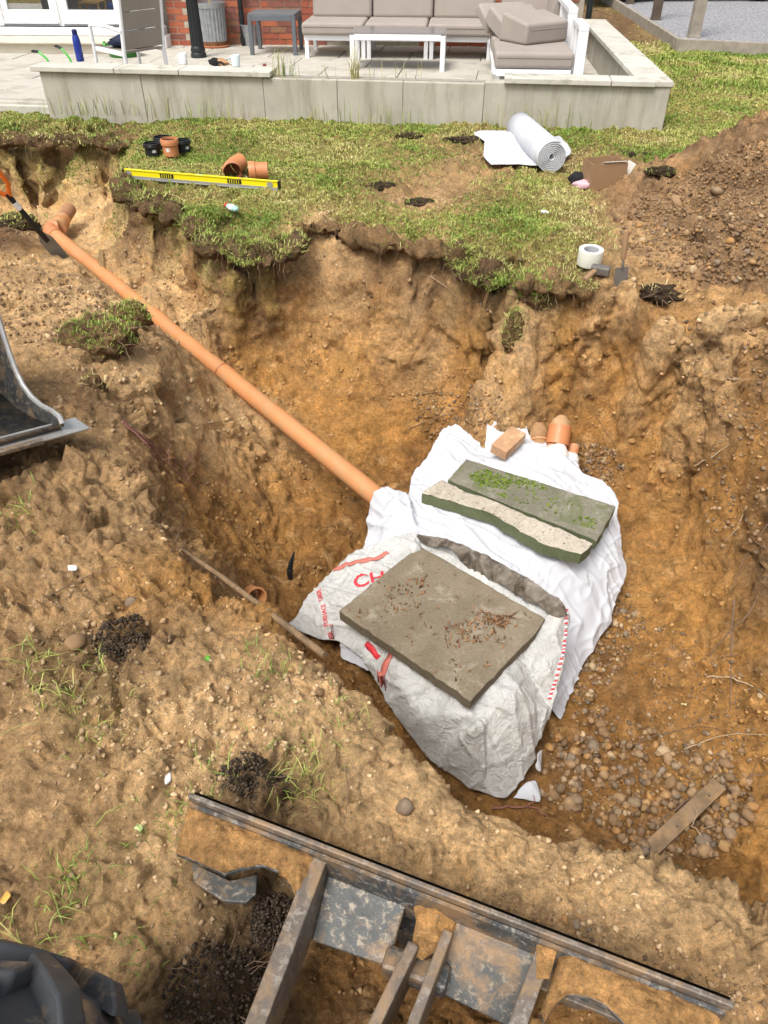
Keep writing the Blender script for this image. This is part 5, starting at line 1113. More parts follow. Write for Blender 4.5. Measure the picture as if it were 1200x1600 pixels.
sk = drape('sack_cloth', None, None, sk_b, sk_i, M_SACK, .010, lambda q: cdisp(.012, .008, 15, (.4, .12, .4))(q) + .004, .003, sack)
bpy.context.view_layer.update(); SB = BVHTree.FromObject(sk, bpy.context.evaluated_depsgraph_get()); skl = Vector(sack.location)
def onsack(x, y):
    h = SB.ray_cast(Vector((x, y, 2)) - Vector((0, 0, 0)), Vector((0, 0, -1))); return (h[0].z if h[0] else -.95)
M_FOLD = pm('mud_stained_sack_lining', (.25, .215, .175), .4, 9, .6, .3, 60, dirt=(.07, .055, .04), dirt_amt=.55, dscale=9)
M_RED = pm('red_print', (.62, .035, .05), .15, 30, .6, .05); M_REDT = pm('faded_red_tape', (.55, .16, .12), .2, 20, .6, .1)
def lettering(txt, a, b, ht, mat, parent, surf):
    cu = bpy.data.curves.new('lettering', 'FONT'); cu.body = txt; cu.size = 1.0; cu.offset = .018; cu.resolution_u = 3; tmp = bpy.data.objects.new('tmp', cu); COL.objects.link(tmp); bpy.context.view_layer.update()
    me = bpy.data.meshes.new_from_object(tmp.evaluated_get(bpy.context.evaluated_depsgraph_get())); bpy.data.objects.remove(tmp)
    bm = bmesh.new(); bm.from_mesh(me); bmesh.ops.triangulate(bm, faces=bm.faces)
    for _ in range(2): bmesh.ops.subdivide_edges(bm, edges=[e for e in bm.edges if e.calc_length() > .12], cuts=1); bmesh.ops.triangulate(bm, faces=bm.faces)
    w_ = max(v.co.x for v in bm.verts); d_ = (b - a); L = d_.xy.length; d_ = Vector((d_.x/L, d_.y/L, 0)); n_ = Vector((-d_.y, d_.x, 0))
    for v in bm.verts:
        q_ = a + d_*(v.co.x/w_*L) + n_*(v.co.y*ht); v.co = Vector((q_.x, q_.y, surf(q_.x, q_.y) + .004))
    bm.to_mesh(me); bm.free(); me.materials.clear(); me.materials.append(mat); return child_world(link('lettering', me), parent)
lettering('BASE', P(522, 1000, -1.05), P(518, 984, -1.02), .030, M_RED, sack, onsack)
lettering('FURNACE', P(513, 981, -1.02), P(508, 949, -.97), .030, M_RED, sack, onsack)
lettering('GRADE', P(505, 943, -.97), P(500, 914, -.92), .030, M_RED, sack, onsack)
lettering('CH', P(553, 926, -.91), P(602, 914, -.88), .105, M_RED, sack, onsack)
def ribbon(name, pts_, wdt, mat, parent, surf, lift=.005):
    q_ = [P(*x) for x in pts_]; fine = []
    for i in range(len(q_) - 1):
        for k in range(8): fine.append(q_[i].lerp(q_[i+1], k/8))
    fine.append(q_[-1]); vs_ = []
    for i, c_ in enumerate(fine):
        d_ = (fine[min(i+1, len(fine)-1)] - fine[max(i-1, 0)]); d_.z = 0; d_.normalize(); n_ = Vector((-d_.y, d_.x, 0))
        for s_ in (-.5, 0, .5): e_ = c_ + n_*wdt*s_; vs_.append((e_.x, e_.y, surf(e_.x, e_.y) + lift))
    o = MB().add(vs_, [(3*i + j, 3*i + j + 1, 3*i + j + 4, 3*i + j + 3) for i in range(len(fine) - 1) for j in (0, 1)]).build(name, mat, None, 0, True); s_ = o.modifiers.new('thickness', 'SOLIDIFY'); s_.thickness = .004
    return child_world(o, parent)
ribbon('red_hem', [(521, 891, -.92), (555, 884, -.89), (585, 878, -.87), (606, 867, -.85)], .022, M_REDT, sack, onsack, .008)
ribbon('red_strap', [(613, 1020, -.93), (600, 1045, -.97), (594, 1070, -1.05), (597, 1092, -1.10)], .030, M_REDT, sack, onsack)
ribbon('red_print_smudge', [(572, 1000, -.95), (585, 1012, -.95), (592, 1024, -.96)], .020, M_RED, sack, onsack, .003)
seam = [(888, 962), (889, 990), (885, 1020), (876, 1052), (866, 1080)]
st_w, st_r = MB(), MB(); kk = 0
for i in range(len(seam) - 1):
    for k in range(9):
        u = seam[i][0] + (seam[i+1][0] - seam[i][0])*k/9 - 5; v = seam[i][1] + (seam[i+1][1] - seam[i][1])*k/9; q_ = P(u, v, -.86 - .12*max(0, v - 970)/110); q_.z = onsack(q_.x, q_.y) + .004
        (st_r if kk % 2 else st_w).tube([q_ + Vector((-.008, 0, 0)), q_ + Vector((.008, .003, 0))], .0035, 5); kk += 1
for nm, s_, mt in (('red_stitches', st_r, M_RED), ('white_stitches', st_w, M_LABEL)): tag(child_world(s_.build(nm, mt), sack), kind='stuff')
drape('dirty_fold', None, None, [(648, 834, -.81), (690, 838, -.76), (740, 857, -.74), (800, 888, -.74), (850, 918, -.74), (884, 944, -.77), (889, 962, -.83), (868, 968, -.835), (838, 947, -.83), (790, 920, -.825), (720, 882, -.825), (672, 858, -.825), (655, 850, -.82)], [(700, 855, -.755), (760, 878, -.745), (820, 912, -.745), (865, 945, -.765)], M_FOLD, .008, cdisp(.012, .012, 25, (.25, .06, .25)), .003, sack)
# slabs
def slabmat(name, base, base2, moss=None, pale=None, spots=None, sc=5):
    m, t, b = newmat(name); vec = objvec(t)
    c = ramp(t, noise(t, vec, sc, 8, .7, .3), [(.3, base), (.7, base2)])
    c = mix(t, c, ramp(t, noise(t, vec, 90, 6, .75), [(.3, .7), (.7, 1.25)]), 1.0, 'MULTIPLY')
    if moss: c = mix(t, c, moss, ramp(t, noise(t, vec, 7, 9, .75, .5), [(.52, 0.0), (.62, .85)]))
    if pale: c = mix(t, c, pale, ramp(t, noise(t, vec, 9, 9, .75, .4), [(.56, 0.0), (.66, .9)]))
    if spots: c = mix(t, c, spots, ramp(t, noise(t, vec, 55, 7, .75, .5), [(.58, 0.0), (.63, .9)]))
    t.links.new(c, b.inputs['Base Color']); b.inputs['Roughness'].default_value = .9
    nb = bump(t, noise(t, vec, 30, 8, .75), .4, .008); t.links.new(bump(t, noise(t, vec, 200, 5, .7), .4, .002, nb), b.inputs['Normal']); return m
def slab(name, label, cs, z, th, mats, tilt=0.0, jit=.004, seed=1, zs=None):
    rg = random.Random(seed); q_ = [P(u, v, zz) for (u, v), zz in zip(cs, zs or [z]*len(cs))]; out = []
    for i in range(len(q_)):
        a, b = q_[i], q_[(i+1) % len(q_)]; n_ = max(2, int((b - a).length/.035)); d_ = (b - a).normalized(); nr = Vector((-d_.y, d_.x, 0))
        for k in range(n_): out.append(a.lerp(b, k/n_) + nr*rg.gauss(0, jit)*(k > 0))
    c0 = sum(out, Vector())/len(out); t = thing(name, label, 'paving slab', c0 - Vector((0, 0, th)))
    loc = [p_ - t.location for p_ in out]; n_ = len(loc); low = [p_ - Vector((0, 0, th)) + Vector((p_.x, p_.y, 0)).normalized()*rg.uniform(-.004, .002) for p_ in loc]
    ins = [Vector((p_.x*.975, p_.y*.975, p_.z + .004)) for p_ in loc]
    body = MB().add(low + loc, [tuple(range(n_ - 1, -1, -1))] + [(i, (i+1) % n_, n_ + (i+1) % n_, n_ + i) for i in range(n_)]).build('edge_face', mats[1], t)
    # top face, worn
    A_ = np.array([list(p_) for p_ in loc + ins]); ix_, T_ = cdt(A_); V_ = A_[ix_]; poly = [(p_.x, p_.y) for p_ in loc]; cen = V_[T_].mean(1); T_ = T_[np.array([inpoly(c[0], c[1], poly) for c in cen])]
    V_, _, T_ = refine(V_, np.zeros((len(V_), 1)), T_, lambda M_: .014 + 0*M_[:, 0], 8); N_ = vnormals(V_, T_)
    if N_[:, 2].mean() < 0: T_ = T_[:, ::-1].copy()
    V_[:, 2] += .0025*pn(V_ + np.array(c0), .03, 3) + .003*pn(V_ + np.array(c0), .1, 4) + .001
    link('top_face', nmesh('top_face', V_, T_, mats[0]), t); return t
M_SL1 = slabmat('weathered_slab', (.15, .118, .075), (.24, .198, .135), None, (.30, .26, .195)); M_SL1E = slabmat('slab_edge', (.12, .095, .06), (.19, .155, .10))
M_SL2 = slabmat('algae_green_slab', (.125, .12, .082), (.215, .20, .15), (.12, .135, .06), (.29, .275, .22)); M_SL2E = slabmat('algae_green_edge', (.08, .095, .045), (.125, .145, .07))
M_SL3 = slabmat('cream_lichen_slab', (.36, .31, .235), (.50, .45, .37), None, (.56, .50, .42), (.045, .035, .032), 7)
big = slab('paving_slab', 'large weathered grey-brown paving slab lying on the sack, nearest', [(530, 955), (655, 853), (700, 878), (852, 967), (838, 988), (788, 1040), (735, 1096)], -.83, .052, (M_SL1, M_SL1E), 0, .002, 3)
sA = slab('paving_slab', 'mossy dark green paving slab, farthest of the three on the fleece', [(700, 750), (728, 718), (962, 792), (932, 846), (925, 842), (800, 792)], -.80, .055, (M_SL2, M_SL2E), 0, .0012, 5)
sB = slab('paving_slab', 'narrow cream lichened slab with green broken edge, middle one', [(659, 771), (690, 750), (728, 770), (752, 776), (926, 850), (908, 866), (850, 851), (762, 800), (700, 782)], -.785, .065, (M_SL3, M_SL2E), 0, .003, 8)
# moss cushions on the far slab
M_MOSS = attrmat('moss', .9, 0, .4, .4, 300)
def scat(poly, n, z):
    xs = [p_[0] for p_ in poly]; ys = [p_[1] for p_ in poly]; out = []
    while len(out) < n:
        u, v = random.uniform(min(xs), max(xs)), random.uniform(min(ys), max(ys))
        if inpoly(u, v, poly): out.append(list(P(u, v, z)))
    return np.array(out)
q_ = np.concatenate([scat([(730, 742), (760, 733), (800, 750), (790, 765), (745, 757)], 300, -.795), scat([(790, 738), (840, 752), (860, 766), (800, 758)], 130, -.795), scat([(790, 770), (790, 778), (775, 772)], 30, -.795), scat([(760, 733), (930, 800), (925, 825), (820, 790), (740, 760)], 110, -.795), scat([(905, 805), (935, 812), (930, 828), (908, 822)], 40, -.795)])
mo = merged('moss_patch', CRF, q_, RNG.uniform(.004, .012, len(q_)), np.array([.13, .19, .02])*RNG.uniform(.4, 1.3, len(q_))[:, None], M_MOSS, RNG, True, .6); child_world(mo, sA); mo['kind'] = 'stuff'
M_LIT = attrmat('leaf_litter', .85, 0, .2, .3)
def litter(n, rg, L0=.006, L1=.02):
    return RNG.uniform(L0, L1, n)
q_ = np.concatenate([scat([(540, 955), (655, 860), (840, 967), (735, 1085)], 110, -.824), scat([(600, 920), (670, 900), (660, 950), (600, 960)], 70, -.824), scat([(690, 980), (790, 960), (800, 1000), (700, 1010)], 130, -.824), scat([(730, 955), (800, 960), (790, 985)], 60, -.82)])
gv, gf, gc = blades(q_, np.tile([0, 0, .2], (len(q_), 1)), RNG.uniform(.006, .024, len(q_)), RNG.uniform(.003, .010, len(q_)), np.array([.20, .10, .045])*RNG.uniform(.35, 1.9, (len(q_), 1)), RNG, 1.6)
tag(link('leaf_litter', nmesh('leaf_litter', gv, gf, M_LIT, np.clip(gc, .01, .7), False)), 'dead brown leaf scraps scattered on the big slab', 'leaf litter', kind='stuff')
q_ = scat([(700, 1120), (830, 1080), (800, 1200), (720, 1190)], 8, -1.0); q_[:, 2] = [onsack(a[0], a[1]) + .004 for a in q_]
# inlet pipes wrapped in tape at the back of the crates
ip = thing('inlet_pipe', 'orange inlet pipe wrapped in clear tape at the back of the fleece', 'pipe', PY(866, 722, 3.66))
i1 = PY(877, 656, 3.82) - ip.location
MB().tube([Vector((0, -.02, -.10)), i1*.45], .056, 36).build('pipe_wall', M_ORP, ip, 0, True); MB().tube([i1*.42, i1*.80], .066, 36).build('collar', M_ORP, ip, 0, True); MB().tube([i1*.8, i1*.86], .068, 36).build('lip', M_ORP, ip, 0, True)
MB().tube([i1*.85, i1*.98, i1*1.10], [.056, .050, .02], 30).build('end_bung', pm('clay_bung', (.44, .27, .14), .2, 14, .9, .2), ip, 0, True)
v, f = I3; d = 1 + .18*pn(v, .5, 3) + .12*pn(v, .2, 4); qv = v*d[:, None]*np.array((.072, .072, .095))
M_FILM = pm('crinkled_clear_tape', (.66, .64, .60), .12, 14, .3, .5, 50, bdist=.006)
link('tape_wrap', nmesh('tape_wrap', qv, f, M_FILM), ip, (i1*.12)[:])
ip2 = thing('inlet_pipe', 'soil-caked inlet pipe end left of the taped orange one', 'pipe', PY(842, 705, 3.74))
i2 = PY(842, 668, 3.86) - ip2.location
MB().tube([Vector((0, 0, -.06)), i2*.5, i2*.9, i2*1.15], [.052, .054, .052, .03], 30).build('pipe_wall', pm('soil_caked_pipe', (.33, .19, .09), .3, 16, .9, .3, 40), ip2, 0, True); MB().tube([i2*.40, i2*.47], .058, 30).build('ring', M_ORP2, ip2, 0, True)
ip3 = thing('inlet_pipe', 'orange pipe stub peeping from crumpled film, rightmost inlet', 'pipe', PY(892, 722, 3.66))
i3 = PY(896, 700, 3.76) - ip3.location
MB().tube([Vector((-.01, 0, -.06)), i3*1.2], .035, 28).build('pipe_wall', M_ORP, ip3, 0, True)
v, f = I3; d = 1 + .35*pn(v, .5, 13) + .2*pn(v, .2, 14); link('film_wrap', nmesh('film_wrap', v*d[:, None]*np.array((.042, .04, .055)), f, M_FILM), ip3, (.008, .012, .0))
# brick
br = thing('loose_brick', 'old pale red brick lying on the fleece by the inlets', 'brick', P(793, 696, -.77), (R(8), R(-4), R(52)))
MB().box((0, 0, .02), (.215, .1025, .065)).build('brick_body', pm('pale_red_brick', (.46, .27, .15), .22, 14, .9, .3, 60, dirt=(.50, .42, .28), dirt_amt=.3, dscale=12), br, .005)
# broken clay fitting, strap, pole, plank
h = hit(392, 930)[0]; bf = thing('broken_fitting', 'broken orange pipe socket lying in the pit corner', 'pipe fitting', h + Vector((0, 0, .012)), (R(62), R(25), R(20)))
bf.scale = (.82, .82, .82)
MB().lathe([(.045, 0), (.047, .01), (.047, .07), (.055, .08), (.055, .10), (.049, .10), (.042, .07), (.041, 0)], 32, cap=False).build('body', M_ORP2, bf, 0, True); MB().lathe([(.0555, .085), (.058, .09), (.0555, .095)], 32, cap=False).build('rib', M_ORP, bf, 0, True)
MB().add([(.03, -.04, .0), (.07, -.03, -.03), (.075, .01, -.04), (.04, .03, 0)], [(0, 1, 2, 3)]).build('shard', M_ORP2, bf)
h = hit(453, 905)[0]; bs = thing('black_strap', 'bent black plastic strap stuck in the pit corner', 'strap', h)
MB().tube([(0, 0, -.02), (.004, .01, .06), (.012, .02, .10), (.03, .05, .15)], [.012, .016, .012, .004], 8).build('strip', M_BLP, bs, 0, True)
MB().box((0, -.008, .05), (.022, .008, .04)).build('buckle', M_BLP, bs, .002)
M_BARK = pm('pale_pole_wood', (.25, .16, .085), .4, 14, .9, .6, 50, dirt=(.12, .08, .045), dirt_amt=.45, dscale=14)
pq = [hit(u, v)[0] + Vector((0, 0, .012)) for u, v in ((285, 868), (330, 905), (375, 942))] + [P(430, 982, -.07), P(508, 1031, -.07)]
po = thing('wooden_pole', 'long peeled wooden pole lying along the pit edge', 'pole', pq[0]); pr_ = [pq[0], pq[-1]]
ctrl = [pq[0], pq[0].lerp(pq[-1], .33) + Vector((0, 0, .012)), pq[0].lerp(pq[-1], .66) + Vector((0, 0, .01)), pq[-1]]
MB().tube([c_ - pq[0] + Vector((0, 0, .02)) for c_ in ctrl], [.008, .009, .010, .011], 12).build('stem', M_BARK, po, 0, True)
for t_ in (.3, .62): c_ = pq[0].lerp(pq[-1], t_) - pq[0] + Vector((0, 0, .012)); MB().lathe([(.0095, -.006), (.0125, 0), (.0095, .006)], 12, Matrix.Translation(c_) @ (pq[-1] - pq[0]).to_track_quat('Z', 'Y').to_matrix().to_4x4()).build('knot', M_BARK, po, 0, True)
a_, b_ = P(1012, 1332, -1.20), P(1124, 1226, -1.15); pk = thing('wooden_plank', 'old grey-brown plank end slanting out of the pit gravel', 'plank', a_)
MB().bar(Vector((0, 0, 0)) - (b_ - a_)*.15, b_ - a_, .062, .022).build('board', pm('old_plank', (.21, .14, .08), .45, 10, .85, .4, 40, dirt=(.33, .20, .09), dirt_amt=.3, dscale=12), pk, .002)
for k in (.35, .8): MB().lathe([(.004, 0), (.004, .015)], 8, Matrix.Translation((b_ - a_)*k + Vector((.01, 0, .008)))).build('nail', M_STEEL, pk)
# twigs and roots
M_TW = pm('twig_bark', (.17, .11, .07), .3, 30, .9, .3, 100); M_TWP = pm('pale_twig', (.42, .31, .19), .2, 30, .9, .2, 100); M_TWR = pm('red_root', (.25, .11, .085), .25, 30, .8, .2, 100)
def twig(label, px, rad, mat, lift=.012, side=None, cat='twig'):
    q_ = [hit(u, v)[0] for u, v in px]; q_ = [p_ + Vector((0, 0, lift + random.uniform(0, lift))) for p_ in q_]; fine = []
    for i in range(len(q_) - 1):
        for k in range(4): fine.append(q_[i].lerp(q_[i+1], k/4) + Vector((random.gauss(0, 1), random.gauss(0, 1), random.gauss(0, 1)))*rad*.5)
    fine.append(q_[-1]); t = thing('twig', label, cat, fine[0]); n_ = len(fine)
    MB().tube([p_ - fine[0] for p_ in fine], [rad*(1 - .7*i/n_) for i in range(n_)], 6).build('stem', mat, t, 0, True)
    if side:
        for k in side: i = int(k*(n_ - 1)); b0 = fine[i] - fine[0]; MB().tube([b0, b0 + Vector((random.uniform(-.05, .05), random.uniform(.0, .05), .03)), b0 + Vector((random.uniform(-.09, .09), random.uniform(.0, .09), .04))], [rad*.6, rad*.45, rad*.2], 5).build('side_shoot', mat, t, 0, True)
    return t
for lab, px, rad, mt, sd in [
    ('pale curved root on the sand below the sack tail', [(768, 1268), (800, 1264), (835, 1266), (855, 1280)], .005, M_TWR, (.5,)),
    ('long dark branch crossing above the plank', [(1040, 1280), (1090, 1240), (1150, 1222), (1200, 1212)], .005, M_TW, (.5, .8)),
    ('pale stick poking from the right slope edge', [(1105, 1062), (1135, 1060), (1170, 1072), (1200, 1092)], .005, M_TWP, None),
    ('thin arched twig on the right slope above the gravel', [(978, 1172), (1030, 1150), (1090, 1138), (1200, 1152)], .003, M_TW, (.6,)),
    ('straw coloured stem lying over the right slope gravel', [(1068, 1174), (1110, 1158), (1150, 1150), (1200, 1152)], .003, M_TWP, None),
    ('forked twig at the foot of the plank', [(1110, 1330), (1085, 1300), (1060, 1285)], .003, M_TWP, (.4, .7)),
    ('grey stick stuck out of the right pit wall', [(1083, 735), (1110, 718), (1140, 698)], .006, M_TWP, (.6,)),
    ('dark root hanging down the right pit wall', [(1145, 940), (1143, 1000), (1140, 1060), (1140, 1110)], .005, M_TW, (.3, .6)),
    ('slanting dark root on the right pit wall', [(1200, 900), (1170, 960), (1120, 1010), (1100, 1040)], .004, M_TW, (.5,)),
    ('white snapped twig on the upper right wall', [(1130, 598), (1150, 596), (1170, 600)], .003, M_TWP, None),
    ('thin root on the wall behind the pipe inlets', [(930, 655), (960, 700), (1000, 720)], .002, M_TW, None),
    ('yellow root loop on the far pit wall', [(672, 435), (695, 452), (715, 470)], .003, M_TWP, None),
    ('dark root across the upper far wall', [(725, 478), (745, 476), (760, 486)], .003, M_TW, None),
    ('long twig lying over the fleece corner gravel', [(640, 672), (690, 655), (740, 645), (780, 640)], .003, M_TW, (.3, .6)),
    ('thin straw on the bank beside the blade', [(540, 1200), (545, 1240), (538, 1290)], .002, M_TW, None),
    ('dry stem across the left bank rim', [(80, 935), (150, 905), (215, 880)], .002, M_TW, None),
    ('thin root running down the left pit wall', [(270, 870), (290, 800), (275, 760)], .003, M_TW, None),
    ('fine root below the upper right clod', [(1150, 500), (1110, 530), (1090, 550)], .003, M_TW, (.5,)),
    ('slanting twig low on the right slope', [(1200, 820), (1160, 880), (1140, 930)], .003, M_TW, (.4,)),
    ('pale split twig low on the right wall', [(1165, 795), (1150, 830), (1130, 850)], .003, M_TWP, None)]:
    twig(lab, px, rad, mt, .012, sd)
rbx = [(195, 672), (235, 700), (270, 730), (310, 760)]
for i, (lab, du, dv) in enumerate((('uppermost of the red roots fraying out of the left bank', 0, 0), ('second red root fraying out of the left bank', 3, 12), ('third red root, curling, out of the left bank', -2, 22), ('lowest thin root out of the left bank', 18, 30))):
    twig(lab, [(u + du*k, v + dv*k*.4 + random.uniform(-5, 5)) for k, (u, v) in enumerate(rbx)], .005 - .0008*i, M_TWR, .025, (.6, .85), 'root')
# fallen leaves and scraps
def leaf(u, v, L, col, label, cat='leaf'):
    h = hit(u, v)[0]; t = tag(link('fallen_leaf', None), label, cat); t.location = h + Vector((0, 0, .006)); t.rotation_euler = (random.uniform(-.3, .3), random.uniform(-.3, .3), random.uniform(0, 6))
    n_ = 7; w_ = [0, .25, .38, .40, .32, .18, 0]; vs_ = []
    for k in range(n_): x = L*(k/(n_ - 1) - .5); vs_ += [(x, -w_[k]*L, .006*math.sin(k)), (x, 0, -.004), (x, w_[k]*L, .005*math.cos(k))]
    o = MB().add(vs_, [(3*k + j, 3*k + j + 1, 3*k + j + 4, 3*k + j + 3) for k in range(n_ - 1) for j in (0, 1)]).build('leaf_blade', pm('leaf_' + label.split()[0], col, .2, 30, .5, .1), t, 0, True); s_ = o.modifiers.new('thickness', 'SOLIDIFY'); s_.thickness = .0008
    MB().tube([(L*.5, 0, -.003), (L*.8, 0, 0)], .001, 5).build('stalk', M_TWP, t)
leaf(324, 1031, .022, (.10, .28, .03), 'green leaf lying on the left bank'); leaf(1068, 1100, .035, (.55, .48, .22), 'pale yellow leaf on the right slope'); leaf(8, 1405, .03, (.60, .33, .07), 'orange leaf at the left picture edge'); leaf(218, 1297, .022, (.38, .46, .2), 'light green leaf on the trampled grass'); leaf(20, 1490, .022, (.26, .33, .12), 'dull green leaf above the tyre'); leaf(180, 1465, .016, (.34, .40, .16), 'tiny olive leaf between tyre and blade')
for u, v, L, lab, sd in ((113, 889, .022, 'bluish white plastic scrap on the left bank', 3), (262, 1216, .018, 'clear plastic shard near the blade tip', 8), (365, 332, .03, 'crumpled white plastic scrap on the lawn near the box', 12)):
    h = hit(u if u != 365 else 851, v)[0]; v_, f_ = I2; q_ = v_*(1 + .5*pn(v_, .7, sd))[:, None]*np.array((L, L*.6, L*.35)); tag(link('plastic_scrap', nmesh('plastic_scrap', q_, f_, M_LABEL, None, False), None, h + Vector((0, 0, .004)), (0, 0, sd)), lab, 'scrap')
# ================================================================== DIGGER: blade, bucket, tyre
def wornmat(name, c, dirt, amt, scr=(.30, .28, .25), rough=.5):
    m, t, b = newmat(name); vec = objvec(t)
    base = ramp(t, noise(t, vec, 7, 6, .65), [(.3, tuple(x*.6 for x in c)), (.7, tuple(x*1.4 for x in c))])
    base = mix(t, base, scr, ramp(t, noise(t, vec, 55, 8, .78, .4), [(.52, 0.0), (.60, .8)]))
    base = mix(t, base, dirt, ramp(t, noise(t, vec, 9, 9, .75, .6), [(.60 - amt*.35, 0.0), (.72 - amt*.3, .95)]))
    t.links.new(base, b.inputs['Base Color']); b.inputs['Roughness'].default_value = rough; b.inputs['Metallic'].default_value = .15
    nb = bump(t, noise(t, vec, 60, 8, .75), .35, .004); t.links.new(nb, b.inputs['Normal']); return m
DSOIL = (.36, .215, .10)
M_BLADE = wornmat('worn_blade_steel', (.055, .06, .062), (.25, .16, .085), .35); M_EDGE = wornmat('worn_bare_steel', (.13, .105, .085), (.27, .18, .10), .35, (.30, .27, .23)); M_PANEL = wornmat('scratched_dark_paint', (.075, .08, .08), (.30, .19, .10), .3, (.34, .29, .22))
t0, t1 = P(295, 1243, .17), P(1146, 1572, .17); be_ = t1 - t0; BLN = be_.length; ba = math.atan2(be_.y, be_.x)
bl_ = thing('dozer_blade', 'soil-caked steel dozer blade with ribs in the foreground', 'dozer blade', t0, (0, 0, ba))
Binv = (Matrix.Translation(t0) @ Matrix.Rotation(ba, 4, 'Z')).inverted()
def bl(u, v, z): return Binv @ P(u, v, z)
# local frame: x along the blade, -y towards the camera, z=0 is the top edge
MB().box((BLN/2, .0, -.004), (BLN, .011, .022)).build('top_edge', M_EDGE, bl_, .003)
bxs = [bl(u, v, .17).x for u, v in ((515, 1325), (860, 1460))]
nseg = 10; prof = [(.012 + .04*math.sin(math.pi*k/nseg), -.02 - .26*k/nseg) for k in range(nseg + 1)]
for nm, th in (('mouldboard', .010),):
    vs_ = [(x, y + o_, z) for x in (0, BLN) for o_ in (0, th) for y, z in prof]; k = nseg + 1; fs = []
    for i in range(nseg): fs += [(i, i+1, 2*k + i + 1, 2*k + i), (k + i, 3*k + i, 3*k + i + 1, k + i + 1), (i, k + i, k + i + 1, i + 1), (2*k + i, 2*k + i + 1, 3*k + i + 1, 3*k + i)]
    MB().add(vs_, fs).build(nm, M_BLADE, bl_)
MB().box((BLN/2, -.012, -.065), (BLN - .02, .008, .11)).build('back_plate', M_BLADE, bl_)
MB().box((BLN/2, .02, -.30), (BLN, .02, .07)).build('cutting_edge', M_EDGE, bl_, .003)
def rib(u0, v0, u1, v1, z, w_, ht, name='rib'):
    a, b = bl(u0, v0, z), bl(u1, v1, z); d_ = (b - a).normalized(); o = MB().bar(a + d_*.004 - Vector((0, 0, ht/2)), b + d_*.28 - Vector((0, 0, ht/2)), w_, ht).build(name, M_EDGE if name == 'rib' else M_BLADE, bl_, .003); return o
rib(500, 1335, 398, 1600, .145, .036, .13); rib(648, 1470, 585, 1600, .13, .022, .12); rib(702, 1450, 645, 1600, .13, .020, .12); rib(862, 1455, 805, 1612, .145, .030, .13)
def panel(cs, name='rear_panel', mat=None, th=.010):
    q_ = [bl(*c_) for c_ in cs]; n_ = (q_[1] - q_[0]).cross(q_[3] - q_[0]).normalized(); n_ = n_ if n_.z > 0 else -n_
    return MB().add(q_ + [p_ - n_*th for p_ in q_], [(0, 1, 2, 3), (7, 6, 5, 4), (0, 4, 5, 1), (1, 5, 6, 2), (2, 6, 7, 3), (3, 7, 4, 0)]).build(name, mat or M_PANEL, bl_, .004)
panel([(518, 1340, .11), (640, 1392, .11), (606, 1512, .02), (486, 1470, .02)]); panel([(712, 1440, .11), (842, 1488, .11), (808, 1612, .0), (672, 1545, .02)])
MB().bar(bl(600, 1500, .05), bl(700, 1535, .05), .05, .05).build('cross_tube', M_BLADE, bl_, .01)
# end shelves with their scalloped fronts and caked soil
def shelf(px, z, th, name='end_shelf', mat=None):
    q_ = [bl(u, v, z) for u, v in px]; return MB().prism([(p_.x, p_.y) for p_ in q_], q_[0].z - th, q_[0].z).build(name, mat or M_BLADE, bl_, .002)
LS = [(300, 1262), (500, 1338), (478, 1395), (468, 1420), (455, 1385), (435, 1362), (410, 1352), (385, 1356), (350, 1366), (320, 1352), (275, 1334)]
RS = [(880, 1475), (1135, 1575), (1120, 1615), (1000, 1640), (975, 1600), (945, 1570), (915, 1556), (885, 1555), (868, 1570), (850, 1600), (845, 1580)]
shelf(LS, .125, .012); shelf(RS, .125, .012)
shelf([(300, 1348), (360, 1376), (402, 1366), (400, 1396), (385, 1410), (350, 1408), (303, 1378)], .02, .012, 'lower_flange', M_PANEL); pass
M_CAKE = soilmat('caked_soil')
def cake(px, z, h_, seed, name='caked_soil'):
    q_ = [bl(u, v, z) for u, v in px]; A_ = np.array([list(p_) for p_ in q_]); cx = A_.mean(0); ins = cx + (A_ - cx)*.5; A2 = np.concatenate([A_, ins]); ix_, T_ = cdt(A2); V_ = A2[ix_]
    poly = [(p_.x, p_.y) for p_ in q_]; cen = V_[T_].mean(1); T_ = T_[np.array([inpoly(c_[0], c_[1], poly) for c_ in cen])]
    V_, _, T_ = refine(V_, np.zeros((len(V_), 1)), T_, lambda M_: .007 + 0*M_[:, 0], 9)
    pe = np.array(poly); dist = np.full(len(V_), 9.0)
    for i in range(len(pe)):
        a, b = pe[i], pe[(i+1) % len(pe)]; ab = b - a; t_ = np.clip(((V_[:, :2] - a) @ ab)/(ab @ ab), 0, 1); dist = np.minimum(dist, np.linalg.norm(V_[:, :2] - a - t_[:, None]*ab, axis=1))
    V_[:, 2] += .003 + h_*np.sqrt(np.clip(dist/.05, 0, 1))*(1 + .5*pn(V_, .08, seed)) + .014*pn(V_, .05, seed + 1)*np.clip(dist/.02, 0, 1) + .008*(np.abs(pn(V_, .025, seed + 2))*2 - .4) + .004*pn(V_, .01, seed + 3)
    N_ = vnormals(V_, T_)
    if N_[:, 2].mean() < 0: T_ = T_[:, ::-1].copy()
    c_ = np.array([.42, .255, .115])*(1 + .25*pn(V_, .1, seed + 5) + .3*pn(V_, .02, seed + 6))[:, None]
    return link(name, nmesh(name, V_, T_, M_CAKE, np.clip(c_, .02, .8)), bl_)
cake([(298, 1250)] + LS[1:], .126, .036, 51); cake(RS, .126, .040, 55)
cake([(640, 1380), (712, 1402), (745, 1430), (712, 1450), (700, 1475), (660, 1500), (640, 1490), (650, 1440)], .10, .03, 61); cake([(838, 1470), (872, 1480), (858, 1530), (838, 1530)], .146, .010, 67)
